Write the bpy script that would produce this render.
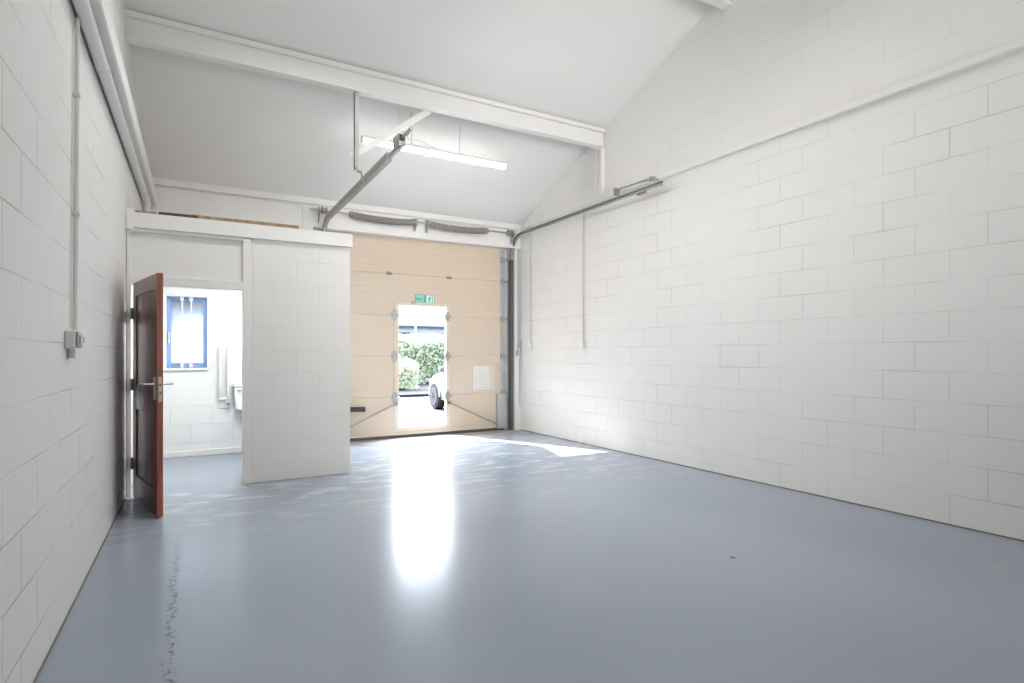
import bpy, bmesh, math, random
from mathutils import Vector, Matrix
random.seed(7)
S = bpy.context.scene
C = S.collection
for o in list(bpy.data.objects):
    bpy.data.objects.remove(o)
PI = math.pi
R = math.radians

# ------------------------------------------------------------------ camera
YAW = math.atan(322 / 566)
cd = bpy.data.cameras.new('camera')
cam = bpy.data.objects.new('camera', cd)
C.objects.link(cam)
cd.sensor_width = 36
cd.lens = 566 / 1024 * 36
cd.shift_y = 12.5 / 1024
cd.clip_end = 300
cam.location = (0, 0, 1.25)
cam.rotation_euler = (PI / 2, 0, -YAW)
S.camera = cam

# ------------------------------------------------------------------ world, sun, lights, exposure
W = bpy.data.worlds.new('sky')
S.world = W
W.use_nodes = True
bg = W.node_tree.nodes['Background']
bg.inputs['Color'].default_value = (0.80, 0.89, 1.0, 1)
wn, wl = W.node_tree.nodes, W.node_tree.links
# hazy sky: dazzling on the side of the sun (beyond the door), much dimmer behind the unit
geo = wn.new('ShaderNodeTexCoord')
sx = wn.new('ShaderNodeSeparateXYZ')
wl.new(geo.outputs['Generated'], sx.inputs[0])
sr = wn.new('ShaderNodeMapRange')
sr.interpolation_type = 'SMOOTHSTEP'
sr.inputs['From Min'].default_value = -0.15
sr.inputs['From Max'].default_value = 0.65
sr.inputs['To Min'].default_value = 10.0
sr.inputs['To Max'].default_value = 95.0
wl.new(sx.outputs['Y'], sr.inputs['Value'])
se = wn.new('ShaderNodeMapRange')                                # less glare low over the horizon
se.interpolation_type = 'SMOOTHSTEP'
se.inputs['From Min'].default_value = 0.14
se.inputs['From Max'].default_value = 0.60
se.inputs['To Min'].default_value = 0.07
se.inputs['To Max'].default_value = 0.70
wl.new(sx.outputs['Z'], se.inputs['Value'])
sm = wn.new('ShaderNodeMath')
sm.operation = 'MULTIPLY'
wl.new(sr.outputs['Result'], sm.inputs[0])
wl.new(se.outputs['Result'], sm.inputs[1])
wl.new(sm.outputs[0], bg.inputs['Strength'])

sd = bpy.data.lights.new('sun', 'SUN')
sd.energy = 22.0
sd.angle = R(0.6)
sd.color = (1.0, 0.97, 0.92)
sun = bpy.data.objects.new('sun', sd)
C.objects.link(sun)
sv = Vector((0.48, -1.0, -0.70 * math.hypot(0.48, 1.0)))     # the way the light travels
sun.rotation_euler = sv.to_track_quat('-Z', 'Y').to_euler()


def area(name, loc, rot, sx, sy, power, col, spread=180):
    d = bpy.data.lights.new(name, 'AREA')
    d.shape = 'RECTANGLE'
    d.size, d.size_y = sx, sy
    d.energy = power
    d.color = col
    d.spread = R(spread)
    o = bpy.data.objects.new(name, d)
    C.objects.link(o)
    o.location = loc
    o.rotation_euler = rot
    return o


area('ceiling_fill', (2.8, 2.4, 4.75), (0, 0, 0), 2.4, 1.8, 20, (1.0, 0.985, 0.965), 140)  # added fill from above the view, no fixture stands here
area('ceiling_fill', (1.1, 4.4, 4.55), (0, 0, 0), 1.5, 0.6, 28, (1.0, 0.985, 0.965), 150)  # unseen extra fill under the roof slope, without a fitting
area('side_fill', (1.2, 3.3, 3.6), (R(30), R(-60), 0), 0.8, 0.8, 15, (1.0, 0.985, 0.965), 110)  # added sideways fill for the walls, not a lamp of the room
area('up_fill', (2.1, 1.0, 2.5), (R(160), 0, 0), 2.4, 1.6, 12, (1.0, 0.985, 0.965), 120)  # unseen fill turned upwards, added to lift the ceiling
area('front_fill', (2.3, -2.9, 1.9), (R(96), 0, 0), 4.0, 2.4, 12, (1.0, 0.985, 0.965), 75)  # broad added fill behind the camera, no real source there
area('front_fill', (3.7, -2.9, 2.2), (R(98), 0, R(-2)), 1.8, 2.0, 24, (1.0, 0.985, 0.965), 60)  # narrower added fill behind the camera, for the far right end
area('toilet_fill', (0.45, 6.5, 2.34), (0, 0, 0), 0.6, 0.6, 30, (0.95, 0.98, 1.0))  # added fill to brighten the toilet, no lamp fitting modelled

S.view_settings.view_transform = 'Standard'
S.view_settings.look = 'None'
S.view_settings.gamma = 1
S.view_settings.use_curve_mapping = False
S.view_settings.exposure = 0.36


# ------------------------------------------------------------------ materials
def nmat(name):
    m = bpy.data.materials.new(name)
    m.use_nodes = True
    nt = m.node_tree
    return m, nt, nt.nodes, nt.links, nt.nodes['Principled BSDF']


def rgb(c):
    return (c[0], c[1], c[2], 1)


def mat(name, col, rough=0.5, metal=0.0, var=0.06, scale=8.0, bump=0.0, spec=0.5):
    """a plain surface with slight procedural mottling"""
    m, nt, N, L, b = nmat(name)
    tc = N.new('ShaderNodeTexCoord')
    no = N.new('ShaderNodeTexNoise')
    no.inputs['Scale'].default_value = scale
    no.inputs['Detail'].default_value = 4
    L.new(tc.outputs['Object'], no.inputs['Vector'])
    mx = N.new('ShaderNodeMix')
    mx.data_type = 'RGBA'
    mx.inputs['A'].default_value = rgb([max(0, c * (1 - var)) for c in col])
    mx.inputs['B'].default_value = rgb([min(1, c * (1 + var)) for c in col])
    L.new(no.outputs['Fac'], mx.inputs['Factor'])
    L.new(mx.outputs['Result'], b.inputs['Base Color'])
    b.inputs['Roughness'].default_value = rough
    b.inputs['Metallic'].default_value = metal
    b.inputs['Specular IOR Level'].default_value = spec
    if bump:
        bp = N.new('ShaderNodeBump')
        bp.inputs['Strength'].default_value = 0.4
        bp.inputs['Distance'].default_value = bump
        L.new(no.outputs['Fac'], bp.inputs['Height'])
        L.new(bp.outputs['Normal'], b.inputs['Normal'])
    return m


def math_node(N, L, op, a, b=None, clamp=False):
    n = N.new('ShaderNodeMath')
    n.operation = op
    n.use_clamp = clamp
    for i, v in enumerate((a, b)):
        if v is None:
            continue
        if isinstance(v, (int, float)):
            n.inputs[i].default_value = v
        else:
            L.new(v, n.inputs[i])
    return n.outputs[0]


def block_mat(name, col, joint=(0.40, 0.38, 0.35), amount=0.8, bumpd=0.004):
    """painted concrete blockwork, joints 450 x 223 mm, laid out in the UV map (metres)"""
    m, nt, N, L, b = nmat(name)
    uv = N.new('ShaderNodeUVMap')
    uv.uv_map = 'metres'
    br = N.new('ShaderNodeTexBrick')
    br.offset = 0.5
    br.inputs['Scale'].default_value = 1
    br.inputs['Mortar Size'].default_value = 0.0045
    br.inputs['Mortar Smooth'].default_value = 0.6
    br.inputs['Brick Width'].default_value = 0.4525
    br.inputs['Row Height'].default_value = 0.2235
    br.inputs['Color1'].default_value = (0, 0, 0, 1)
    br.inputs['Color2'].default_value = (1, 1, 1, 1)
    # joints wander a little
    no0 = N.new('ShaderNodeTexNoise')
    no0.inputs['Scale'].default_value = 3.0
    L.new(uv.outputs['UV'], no0.inputs['Vector'])
    wv = N.new('ShaderNodeVectorMath')
    wv.operation = 'MULTIPLY_ADD'
    wv.inputs[1].default_value = (0.006, 0.006, 0)
    L.new(no0.outputs['Color'], wv.inputs[0])
    L.new(uv.outputs['UV'], wv.inputs[2])
    L.new(wv.outputs[0], br.inputs['Vector'])
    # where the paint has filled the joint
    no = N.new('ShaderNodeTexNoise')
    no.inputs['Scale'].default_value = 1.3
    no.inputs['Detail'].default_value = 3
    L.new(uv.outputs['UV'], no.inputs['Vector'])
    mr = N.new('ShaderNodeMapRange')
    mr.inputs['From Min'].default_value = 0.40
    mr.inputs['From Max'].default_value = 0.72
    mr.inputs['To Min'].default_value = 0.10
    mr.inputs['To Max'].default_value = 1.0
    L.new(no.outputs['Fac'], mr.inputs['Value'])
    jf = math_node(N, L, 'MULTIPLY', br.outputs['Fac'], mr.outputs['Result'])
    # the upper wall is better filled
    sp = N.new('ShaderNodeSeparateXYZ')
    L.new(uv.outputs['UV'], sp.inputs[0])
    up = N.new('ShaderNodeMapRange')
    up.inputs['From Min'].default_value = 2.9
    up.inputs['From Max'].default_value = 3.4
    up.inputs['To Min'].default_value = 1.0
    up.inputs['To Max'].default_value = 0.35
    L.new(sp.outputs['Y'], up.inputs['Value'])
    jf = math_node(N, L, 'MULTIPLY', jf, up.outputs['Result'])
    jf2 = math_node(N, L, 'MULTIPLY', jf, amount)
    # mottled paint
    n2 = N.new('ShaderNodeTexNoise')
    n2.inputs['Scale'].default_value = 2.2
    n2.inputs['Detail'].default_value = 6
    L.new(uv.outputs['UV'], n2.inputs['Vector'])
    mx = N.new('ShaderNodeMix')
    mx.data_type = 'RGBA'
    mx.inputs['A'].default_value = rgb([c * 0.965 for c in col])
    mx.inputs['B'].default_value = rgb([min(1, c * 1.03) for c in col])
    L.new(n2.outputs['Fac'], mx.inputs['Factor'])
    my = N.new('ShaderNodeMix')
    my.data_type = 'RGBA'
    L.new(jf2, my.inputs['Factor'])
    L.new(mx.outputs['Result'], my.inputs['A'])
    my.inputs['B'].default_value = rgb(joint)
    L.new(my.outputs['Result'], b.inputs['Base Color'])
    b.inputs['Roughness'].default_value = 0.55
    b.inputs['Specular IOR Level'].default_value = 0.35
    # relief: joints sink, block faces pitted and each slightly proud of or behind the next
    n3 = N.new('ShaderNodeTexNoise')
    n3.inputs['Scale'].default_value = 60
    n3.inputs['Detail'].default_value = 3
    L.new(uv.outputs['UV'], n3.inputs['Vector'])
    h = math_node(N, L, 'MULTIPLY', jf, -1.0)
    h = math_node(N, L, 'ADD', h, math_node(N, L, 'MULTIPLY', n3.outputs['Fac'], 0.22))
    h = math_node(N, L, 'ADD', h, math_node(N, L, 'MULTIPLY', no.outputs['Fac'], 0.5))
    bp = N.new('ShaderNodeBump')
    bp.inputs['Strength'].default_value = 0.8
    bp.inputs['Distance'].default_value = bumpd
    L.new(h, bp.inputs['Height'])
    L.new(bp.outputs['Normal'], b.inputs['Normal'])
    return m


def floor_mat():
    m, nt, N, L, b = nmat('grey_floor_paint')
    tc = N.new('ShaderNodeTexCoord')

    def noise(scale, detail=4, vec=None, rough=0.5):
        n = N.new('ShaderNodeTexNoise')
        n.inputs['Scale'].default_value = scale
        n.inputs['Detail'].default_value = detail
        n.inputs['Roughness'].default_value = rough
        L.new(vec if vec else tc.outputs['Object'], n.inputs['Vector'])
        return n.outputs['Fac']

    def ramp(v, a, c, lo=0.0, hi=1.0):
        r = N.new('ShaderNodeMapRange')
        r.inputs['From Min'].default_value = a
        r.inputs['From Max'].default_value = c
        r.inputs['To Min'].default_value = lo
        r.inputs['To Max'].default_value = hi
        L.new(v, r.inputs['Value'])
        return r.outputs['Result']

    sep = N.new('ShaderNodeSeparateXYZ')
    L.new(tc.outputs['Object'], sep.inputs[0])
    big = noise(0.7, 0)
    mid = noise(3.5, 6, rough=0.6)
    mp = N.new('ShaderNodeMapping')
    mp.inputs['Rotation'].default_value = (0, 0, 0.35)
    mp.inputs['Scale'].default_value = (1.0, 3.2, 1)
    L.new(tc.outputs['Object'], mp.inputs['Vector'])
    streak = noise(2.6, 7, mp.outputs['Vector'], 0.62)
    fine = noise(26, 4)
    # worn pale patches, denser towards the doors
    worn = ramp(streak, 0.52, 0.60)
    zone = ramp(math_node(N, L, 'ADD', sep.outputs['Y'], math_node(N, L, 'MULTIPLY', mid, 1.5)), 4.9, 6.4)
    wornz = math_node(N, L, 'MULTIPLY', worn, math_node(N, L, 'MULTIPLY', math_node(N, L, 'MULTIPLY', zone, 0.7), math_node(N, L, 'MAXIMUM', ramp(sep.outputs['Y'], 6.05, 5.95), ramp(sep.outputs['X'], 1.40, 1.50))))
    mx = N.new('ShaderNodeMix')
    mx.data_type = 'RGBA'
    mx.inputs['A'].default_value = (0.290, 0.330, 0.392, 1)
    mx.inputs['B'].default_value = (0.328, 0.368, 0.430, 1)
    L.new(ramp(big, 0.3, 0.7), mx.inputs['Factor'])
    mw = N.new('ShaderNodeMix')
    mw.data_type = 'RGBA'
    L.new(wornz, mw.inputs['Factor'])
    L.new(mx.outputs['Result'], mw.inputs['A'])
    mw.inputs['B'].default_value = (0.52, 0.55, 0.62, 1)
    last = mw.outputs['Result']

    def spot(x, y, rx, ry, col, out):
        dx = math_node(N, L, 'DIVIDE', math_node(N, L, 'SUBTRACT', sep.outputs['X'], x), rx)
        dy = math_node(N, L, 'DIVIDE', math_node(N, L, 'SUBTRACT', sep.outputs['Y'], y), ry)
        d = math_node(N, L, 'ADD', math_node(N, L, 'MULTIPLY', dx, dx), math_node(N, L, 'MULTIPLY', dy, dy))
        d = math_node(N, L, 'ADD', d, math_node(N, L, 'MULTIPLY', fine, 1.2))
        f = ramp(d, 1.8, 0.9)
        q = N.new('ShaderNodeMix')
        q.data_type = 'RGBA'
        L.new(f, q.inputs['Factor'])
        L.new(out, q.inputs['A'])
        q.inputs['B'].default_value = rgb(col)
        return q.outputs['Result']
    last = spot(1.40, 3.36, 0.055, 0.035, (0.10, 0.11, 0.13), last)      # chipped dark spot
    last = spot(4.10, 1.47, 0.10, 0.05, (0.33, 0.35, 0.37), last)        # pale scuff
    last = spot(2.9, 2.35, 0.02, 0.02, (0.12, 0.13, 0.15), last)
    base_out = last
    # gloss
    rg = ramp(noise(1.1, 2), 0.2, 0.8, 0.205, 0.262)
    L.new(rg, b.inputs['Roughness'])
    b.inputs['Specular IOR Level'].default_value = 0.34
    # relief: trowel waves, grit, a rough seam running away from the camera
    w = math_node(N, L, 'ADD', sep.outputs['X'], math_node(N, L, 'MULTIPLY', mid, 0.10))
    seam = math_node(N, L, 'ABSOLUTE', math_node(N, L, 'SUBTRACT', w, -0.03))
    seamf = math_node(N, L, 'MULTIPLY', ramp(seam, 0.030, 0.0), ramp(sep.outputs['Y'], 4.4, 3.8))
    chips = math_node(N, L, 'MULTIPLY', seamf, ramp(noise(38, 3), 0.5, 0.6))
    dk = N.new('ShaderNodeMix')
    dk.data_type = 'RGBA'
    L.new(math_node(N, L, 'MULTIPLY', chips, 0.75), dk.inputs['Factor'])
    L.new(base_out, dk.inputs['A'])
    dk.inputs['B'].default_value = (0.10, 0.11, 0.13, 1)
    L.new(dk.outputs['Result'], b.inputs['Base Color'])
    h = math_node(N, L, 'MULTIPLY', big, 3.0)
    h = math_node(N, L, 'ADD', h, math_node(N, L, 'MULTIPLY', mid, 0.25))
    h = math_node(N, L, 'ADD', h, math_node(N, L, 'MULTIPLY', fine, 0.05))
    h = math_node(N, L, 'ADD', h, math_node(N, L, 'MULTIPLY', wornz, 0.12))
    h = math_node(N, L, 'ADD', h, math_node(N, L, 'MULTIPLY', chips, -0.9))
    bp = N.new('ShaderNodeBump')
    bp.inputs['Strength'].default_value = 0.7
    bp.inputs['Distance'].default_value = 0.004
    L.new(h, bp.inputs['Height'])
    L.new(bp.outputs['Normal'], b.inputs['Normal'])
    return m


def wood_mat(name, c1, c2, scale=1.0, rough=0.3, coat=0.0):
    m, nt, N, L, b = nmat(name)
    tc = N.new('ShaderNodeTexCoord')
    mp = N.new('ShaderNodeMapping')
    mp.inputs['Scale'].default_value = (14 * scale, 14 * scale, 0.8 * scale)
    L.new(tc.outputs['Object'], mp.inputs['Vector'])
    no = N.new('ShaderNodeTexNoise')
    no.inputs['Scale'].default_value = 1.6
    no.inputs['Detail'].default_value = 7
    no.inputs['Distortion'].default_value = 0.5
    L.new(mp.outputs['Vector'], no.inputs['Vector'])
    cr = N.new('ShaderNodeValToRGB')
    cr.color_ramp.elements[0].position = 0.35
    cr.color_ramp.elements[0].color = rgb(c1)
    cr.color_ramp.elements[1].position = 0.68
    cr.color_ramp.elements[1].color = rgb(c2)
    L.new(no.outputs['Fac'], cr.inputs['Fac'])
    L.new(cr.outputs['Color'], b.inputs['Base Color'])
    b.inputs['Roughness'].default_value = rough
    b.inputs['Coat Weight'].default_value = coat
    b.inputs['Coat Roughness'].default_value = 0.15
    return m


def emit_mat(name, col, strength):
    m, nt, N, L, b = nmat(name)
    b.inputs['Base Color'].default_value = rgb((0.9, 0.9, 0.9))
    b.inputs['Emission Color'].default_value = rgb(col)
    b.inputs['Emission Strength'].default_value = strength
    return m


def frosted_mat():
    m, nt, N, L, b = nmat('frosted_glass')
    t = N.new('ShaderNodeBsdfTranslucent')
    no = N.new('ShaderNodeTexNoise')
    no.inputs['Scale'].default_value = 60
    t.inputs['Color'].default_value = (0.30, 0.315, 0.335, 1)
    g = N.new('ShaderNodeBsdfGlossy')
    g.inputs['Roughness'].default_value = 0.3
    ms = N.new('ShaderNodeMixShader')
    ms.inputs[0].default_value = 0.06
    bp = N.new('ShaderNodeBump')
    bp.inputs['Distance'].default_value = 0.002
    L.new(no.outputs['Fac'], bp.inputs['Height'])
    L.new(bp.outputs['Normal'], g.inputs['Normal'])
    L.new(t.outputs[0], ms.inputs[1])
    L.new(g.outputs[0], ms.inputs[2])
    L.new(ms.outputs[0], N['Material Output'].inputs['Surface'])
    return m


def leaf_mat(name, c1, c2):
    m, nt, N, L, b = nmat(name)
    tc = N.new('ShaderNodeTexCoord')
    no = N.new('ShaderNodeTexNoise')
    no.inputs['Scale'].default_value = 5
    no.inputs['Detail'].default_value = 5
    L.new(tc.outputs['Object'], no.inputs['Vector'])
    mx = N.new('ShaderNodeMix')
    mx.data_type = 'RGBA'
    mx.inputs['A'].default_value = rgb(c1)
    mx.inputs['B'].default_value = rgb(c2)
    L.new(no.outputs['Fac'], mx.inputs['Factor'])
    d = N.new('ShaderNodeBsdfDiffuse')
    t = N.new('ShaderNodeBsdfTranslucent')
    L.new(mx.outputs['Result'], d.inputs['Color'])
    L.new(mx.outputs['Result'], t.inputs['Color'])
    ms = N.new('ShaderNodeMixShader')
    ms.inputs[0].default_value = 0.12
    L.new(d.outputs[0], ms.inputs[1])
    L.new(t.outputs[0], ms.inputs[2])
    L.new(ms.outputs[0], N['Material Output'].inputs['Surface'])
    return m


WHITE = (0.81, 0.80, 0.78)
M = {
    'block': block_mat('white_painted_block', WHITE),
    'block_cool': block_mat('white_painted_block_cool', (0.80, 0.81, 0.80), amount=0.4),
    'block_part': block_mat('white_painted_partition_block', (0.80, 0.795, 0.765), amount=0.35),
    'floor': floor_mat(),
    'ceiling': mat('white_ceiling_board', (0.80, 0.79, 0.765), 0.75, var=0.02, scale=1.5),
    'white_wood': mat('white_painted_timber', (0.81, 0.80, 0.775), 0.38, var=0.03, scale=5),
    'white_steel': mat('white_painted_steel', (0.81, 0.80, 0.775), 0.45, var=0.03, scale=4),
    'white_pvc': mat('white_plastic', (0.80, 0.80, 0.78), 0.35, var=0.02),
    'grey_pvc': mat('grey_painted_pipe', (0.74, 0.735, 0.71), 0.4, var=0.04),
    'pipe_grey': mat('grey_steel_pipe', (0.55, 0.55, 0.53), 0.45, var=0.05),
    'galv': mat('galvanised_steel', (0.42, 0.42, 0.41), 0.42, 0.85, var=0.15, scale=30),
    'galv_light': mat('pale_galvanised_steel', (0.50, 0.52, 0.53), 0.5, 0.55, var=0.12, scale=22),
    'steel_dark': mat('dark_steel', (0.13, 0.135, 0.15), 0.4, 0.7, var=0.15, scale=20),
    'spring': mat('greased_spring_steel', (0.34, 0.32, 0.28), 0.45, 0.4, var=0.25, scale=30),
    'rust': mat('rusty_brown_steel', (0.36, 0.22, 0.15), 0.6, 0.3, var=0.2, scale=40),
    'black': mat('black_plastic', (0.03, 0.032, 0.037), 0.3, var=0.2),
    'rubber': mat('dark_rubber_seal', (0.09, 0.085, 0.08), 0.6, var=0.2),
    'concrete': mat('bare_grey_concrete', (0.36, 0.35, 0.34), 0.7, var=0.18, scale=9, bump=0.002),
    'beige': mat('beige_coated_steel', (0.68, 0.56, 0.435), 0.32, var=0.03, scale=1.5),
    'beige_trim': mat('pale_beige_frame', (0.71, 0.615, 0.50), 0.35, var=0.03, scale=3),
    'mahogany': wood_mat('mahogany_varnish', (0.075, 0.014, 0.010), (0.19, 0.045, 0.028), 1.0, 0.28, 0.4),
    'mahogany_edge': wood_mat('mahogany_edge', (0.20, 0.045, 0.025), (0.36, 0.11, 0.065), 1.3, 0.4, 0.1),
    'chrome': mat('polished_metal', (0.72, 0.71, 0.68), 0.2, 1.0, var=0.05),
    'brass': mat('tarnished_brass', (0.48, 0.46, 0.33), 0.35, 0.9, var=0.15, scale=60),
    'blue': mat('blue_window_paint', (0.30, 0.46, 0.82), 0.35, var=0.04),
    'pine': wood_mat('old_bare_timber', (0.22, 0.14, 0.07), (0.42, 0.30, 0.17), 0.7, 0.6),
    'dark_wood': mat('dark_stained_offcut', (0.07, 0.05, 0.035), 0.7, var=0.3, scale=20),
    'ceramic': mat('white_glazed_ceramic', (0.85, 0.86, 0.86), 0.12, var=0.01),
    'sign_green': mat('sign_green', (0.03, 0.47, 0.35), 0.4, var=0.03),
    'sign_white': mat('sign_white', (0.85, 0.90, 0.88), 0.4, var=0.01),
    'edge_dark': mat('floor_edge_dark', (0.17, 0.165, 0.15), 0.8, var=0.5, scale=6),  # dark mottled colour of the thin strips at the wall foot
    'paper': mat('white_paper', (0.78, 0.76, 0.72), 0.7, var=0.02),
    'paper_ink': mat('pale_print', (0.50, 0.47, 0.44), 0.7, var=0.05),
    'yellow': mat('yellow_sticker', (0.75, 0.55, 0.08), 0.5, var=0.05),
    'tube': emit_mat('led_diffuser', (1.0, 0.985, 0.965), 18.0),
    'frost': frosted_mat(),
    'hedge': leaf_mat('hedge_leaf', (0.32, 0.38, 0.27), (0.56, 0.62, 0.50)),
    'hedge2': leaf_mat('clipped_hedge_leaf', (0.42, 0.47, 0.33), (0.56, 0.60, 0.48)),
    'hedge_core': mat('hedge_inside', (0.15, 0.19, 0.11), 0.9, var=0.3, scale=6),
    'stem': mat('hedge_stem', (0.16, 0.12, 0.08), 0.9, var=0.3),
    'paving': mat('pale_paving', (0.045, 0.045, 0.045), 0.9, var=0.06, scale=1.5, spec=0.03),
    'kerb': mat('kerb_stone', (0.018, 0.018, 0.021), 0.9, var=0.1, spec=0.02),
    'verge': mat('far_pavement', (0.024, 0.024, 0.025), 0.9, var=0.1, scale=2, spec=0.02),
    'brick_out': mat('brown_brick', (0.18, 0.14, 0.13), 0.8, var=0.2, scale=12),
    'fascia_blue': mat('blue_grey_fascia', (0.30, 0.33, 0.46), 0.5, var=0.04),
    'roof_tile': None,
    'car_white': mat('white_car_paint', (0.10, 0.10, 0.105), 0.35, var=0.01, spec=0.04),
    'car_glass': mat('tinted_car_glass', (0.03, 0.035, 0.05), 0.3, var=0.02, spec=0.05),
    'tyre': mat('tyre_rubber', (0.020, 0.020, 0.023), 0.8, var=0.1, spec=0.03),
    'alloy': mat('alloy_wheel', (0.040, 0.040, 0.045), 0.6, 0.0, var=0.03, spec=0.04),
    'lens': mat('clear_lamp_lens', (0.75, 0.70, 0.68), 0.1, var=0.02),
    'red_lens': mat('red_lamp_lens', (0.5, 0.04, 0.04), 0.15, var=0.02),
}


def tile_mat():
    m, nt, N, L, b = nmat('pale_roof_tiles')
    uv = N.new('ShaderNodeUVMap')
    uv.uv_map = 'metres'
    br = N.new('ShaderNodeTexBrick')
    br.inputs['Scale'].default_value = 1
    br.inputs['Brick Width'].default_value = 0.33
    br.inputs['Row Height'].default_value = 0.34
    br.inputs['Mortar Size'].default_value = 0.03
    br.inputs['Mortar Smooth'].default_value = 0.7
    br.inputs['Color1'].default_value = (0.125, 0.125, 0.140, 1)
    br.inputs['Color2'].default_value = (0.140, 0.138, 0.150, 1)
    br.inputs['Mortar'].default_value = (0.075, 0.075, 0.088, 1)
    L.new(uv.outputs['UV'], br.inputs['Vector'])
    L.new(br.outputs['Color'], b.inputs['Base Color'])
    b.inputs['Roughness'].default_value = 0.9
    b.inputs['Specular IOR Level'].default_value = 0.02
    return m


M['roof_tile'] = tile_mat()


# ------------------------------------------------------------------ mesh helpers
class MB:
    """collects shapes into one bmesh"""

    def __init__(self):
        self.bm = bmesh.new()
        self.uv = self.bm.loops.layers.uv.new('metres')

    def _bevel(self, geom, w, seg=1):
        if w:
            ed = list({e for f in geom for e in f.edges})
            bmesh.ops.bevel(self.bm, geom=ed, offset=w, segments=seg, affect='EDGES', profile=0.5)

    def box(self, x0, x1, y0, y1, z0, z1, bev=0.0, mtx=None, seg=1):
        v = [self.bm.verts.new(p) for p in ((x0, y0, z0), (x1, y0, z0), (x1, y1, z0), (x0, y1, z0),
                                            (x0, y0, z1), (x1, y0, z1), (x1, y1, z1), (x0, y1, z1))]
        if mtx is not None:
            for q in v:
                q.co = mtx @ q.co
        F = [self.bm.faces.new([v[i] for i in q]) for q in
             ((0, 3, 2, 1), (4, 5, 6, 7), (0, 1, 5, 4), (1, 2, 6, 5), (2, 3, 7, 6), (3, 0, 4, 7))]
        self._bevel(F, bev, seg)
        return self

    def prism(self, pts, axis, a, b, bev=0.0):
        """a closed outline extruded along an axis ('x','y','z') from a to b; pts in the other two axes"""
        def P(p, t):
            return {'x': (t, p[0], p[1]), 'y': (p[0], t, p[1]), 'z': (p[0], p[1], t)}[axis]
        A = [self.bm.verts.new(P(p, a)) for p in pts]
        B = [self.bm.verts.new(P(p, b)) for p in pts]
        n = len(pts)
        F = [self.bm.faces.new(A[::-1]), self.bm.faces.new(B)]
        for i in range(n):
            F.append(self.bm.faces.new((A[i], A[(i + 1) % n], B[(i + 1) % n], B[i])))
        self._bevel(F, bev)
        return self

    def sweep(self, path, prof, side=None, cap=True):
        """closed 2D profile (s, n) carried along path; s along `side`, n = tangent x side"""
        path = [Vector(p) for p in path]
        rings = []
        for i, p in enumerate(path):
            t = (path[min(i + 1, len(path) - 1)] - path[max(i - 1, 0)]).normalized()
            if side is None:
                u = Vector((0, 0, 1)) if abs(t.z) < 0.9 else Vector((1, 0, 0))
                sd_ = t.cross(u).normalized()
            else:
                sd_ = (Vector(side) - t * Vector(side).dot(t)).normalized()
            nn = t.cross(sd_).normalized()
            rings.append([self.bm.verts.new(p + sd_ * a + nn * b) for a, b in prof])
        n = len(prof)
        for i in range(len(rings) - 1):
            for j in range(n):
                self.bm.faces.new((rings[i][j], rings[i][(j + 1) % n], rings[i + 1][(j + 1) % n], rings[i + 1][j]))
        if cap:
            self.bm.faces.new(rings[0][::-1])
            self.bm.faces.new(rings[-1])
        return self

    def tube(self, path, r, seg=10, side=None):
        return self.sweep(path, [(r * math.cos(2 * PI * k / seg), r * math.sin(2 * PI * k / seg)) for k in range(seg)], side)

    def cyl(self, a, b, r, seg=16):
        return self.tube([a, b], r, seg)

    def lathe(self, prof, c, axis='z', seg=28):
        """prof: (radius, height) list turned about an axis through c"""
        c = Vector(c)
        rings = []
        for r, h in prof:
            ring = []
            for k in range(seg):
                a = 2 * PI * k / seg
                x, y = r * math.cos(a), r * math.sin(a)
                ring.append(self.bm.verts.new(c + Vector({'z': (x, y, h), 'x': (h, x, y), 'y': (x, h, y)}[axis])))
            rings.append(ring)
        for i in range(len(rings) - 1):
            for k in range(seg):
                self.bm.faces.new((rings[i][k], rings[i][(k + 1) % seg], rings[i + 1][(k + 1) % seg], rings[i + 1][k]))
        self.bm.faces.new(rings[0][::-1])
        self.bm.faces.new(rings[-1])
        return self

    def build(self, name, m, parent=None, uvf=None, smooth=False, loc=None):
        bm = self.bm
        bmesh.ops.recalc_face_normals(bm, faces=bm.faces)
        for f in bm.faces:
            f.smooth = smooth
            n = f.normal
            for l in f.loops:
                p = l.vert.co
                if uvf:
                    l[self.uv].uv = uvf(p, n)
                elif abs(n.x) > abs(n.y) and abs(n.x) > abs(n.z):
                    l[self.uv].uv = (p.y, p.z)
                elif abs(n.y) > abs(n.z):
                    l[self.uv].uv = (p.x, p.z)
                else:
                    l[self.uv].uv = (p.x, p.y)
        if loc is None and parent is None:
            # the object's origin at its base
            xs = [v.co for v in bm.verts]
            loc = Vector(((min(v.x for v in xs) + max(v.x for v in xs)) / 2, (min(v.y for v in xs) + max(v.y for v in xs)) / 2,
                          min(v.z for v in xs)))
        if parent is not None and loc is None:
            top = parent
            loc = Vector(parent['_w'])
        loc = Vector(loc)
        bmesh.ops.translate(bm, verts=bm.verts, vec=-loc)
        me = bpy.data.meshes.new(name)
        bm.to_mesh(me)
        bm.free()
        me.materials.append(m)
        if smooth:
            try:
                me.set_sharp_from_angle(angle=R(40))
            except Exception:
                pass
        o = bpy.data.objects.new(name, me)
        C.objects.link(o)
        o['_w'] = tuple(loc)
        if parent is not None:
            o.parent = parent
            o.location = loc - Vector(parent['_w'])
        else:
            o.location = loc
        return o


def tag(o, label=None, cat=None, group=None, kind=None):
    if label:
        o['label'] = label
    if cat:
        o['category'] = cat
    if group:
        o['group'] = group
    if kind:
        o['kind'] = kind
    return o


def thing(name, loc, label, cat, group=None, kind=None):
    o = bpy.data.objects.new(name, None)
    o.empty_display_size = 0.1
    C.objects.link(o)
    o.location = loc
    o['_w'] = tuple(loc)
    return tag(o, label, cat, group, kind)


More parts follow.
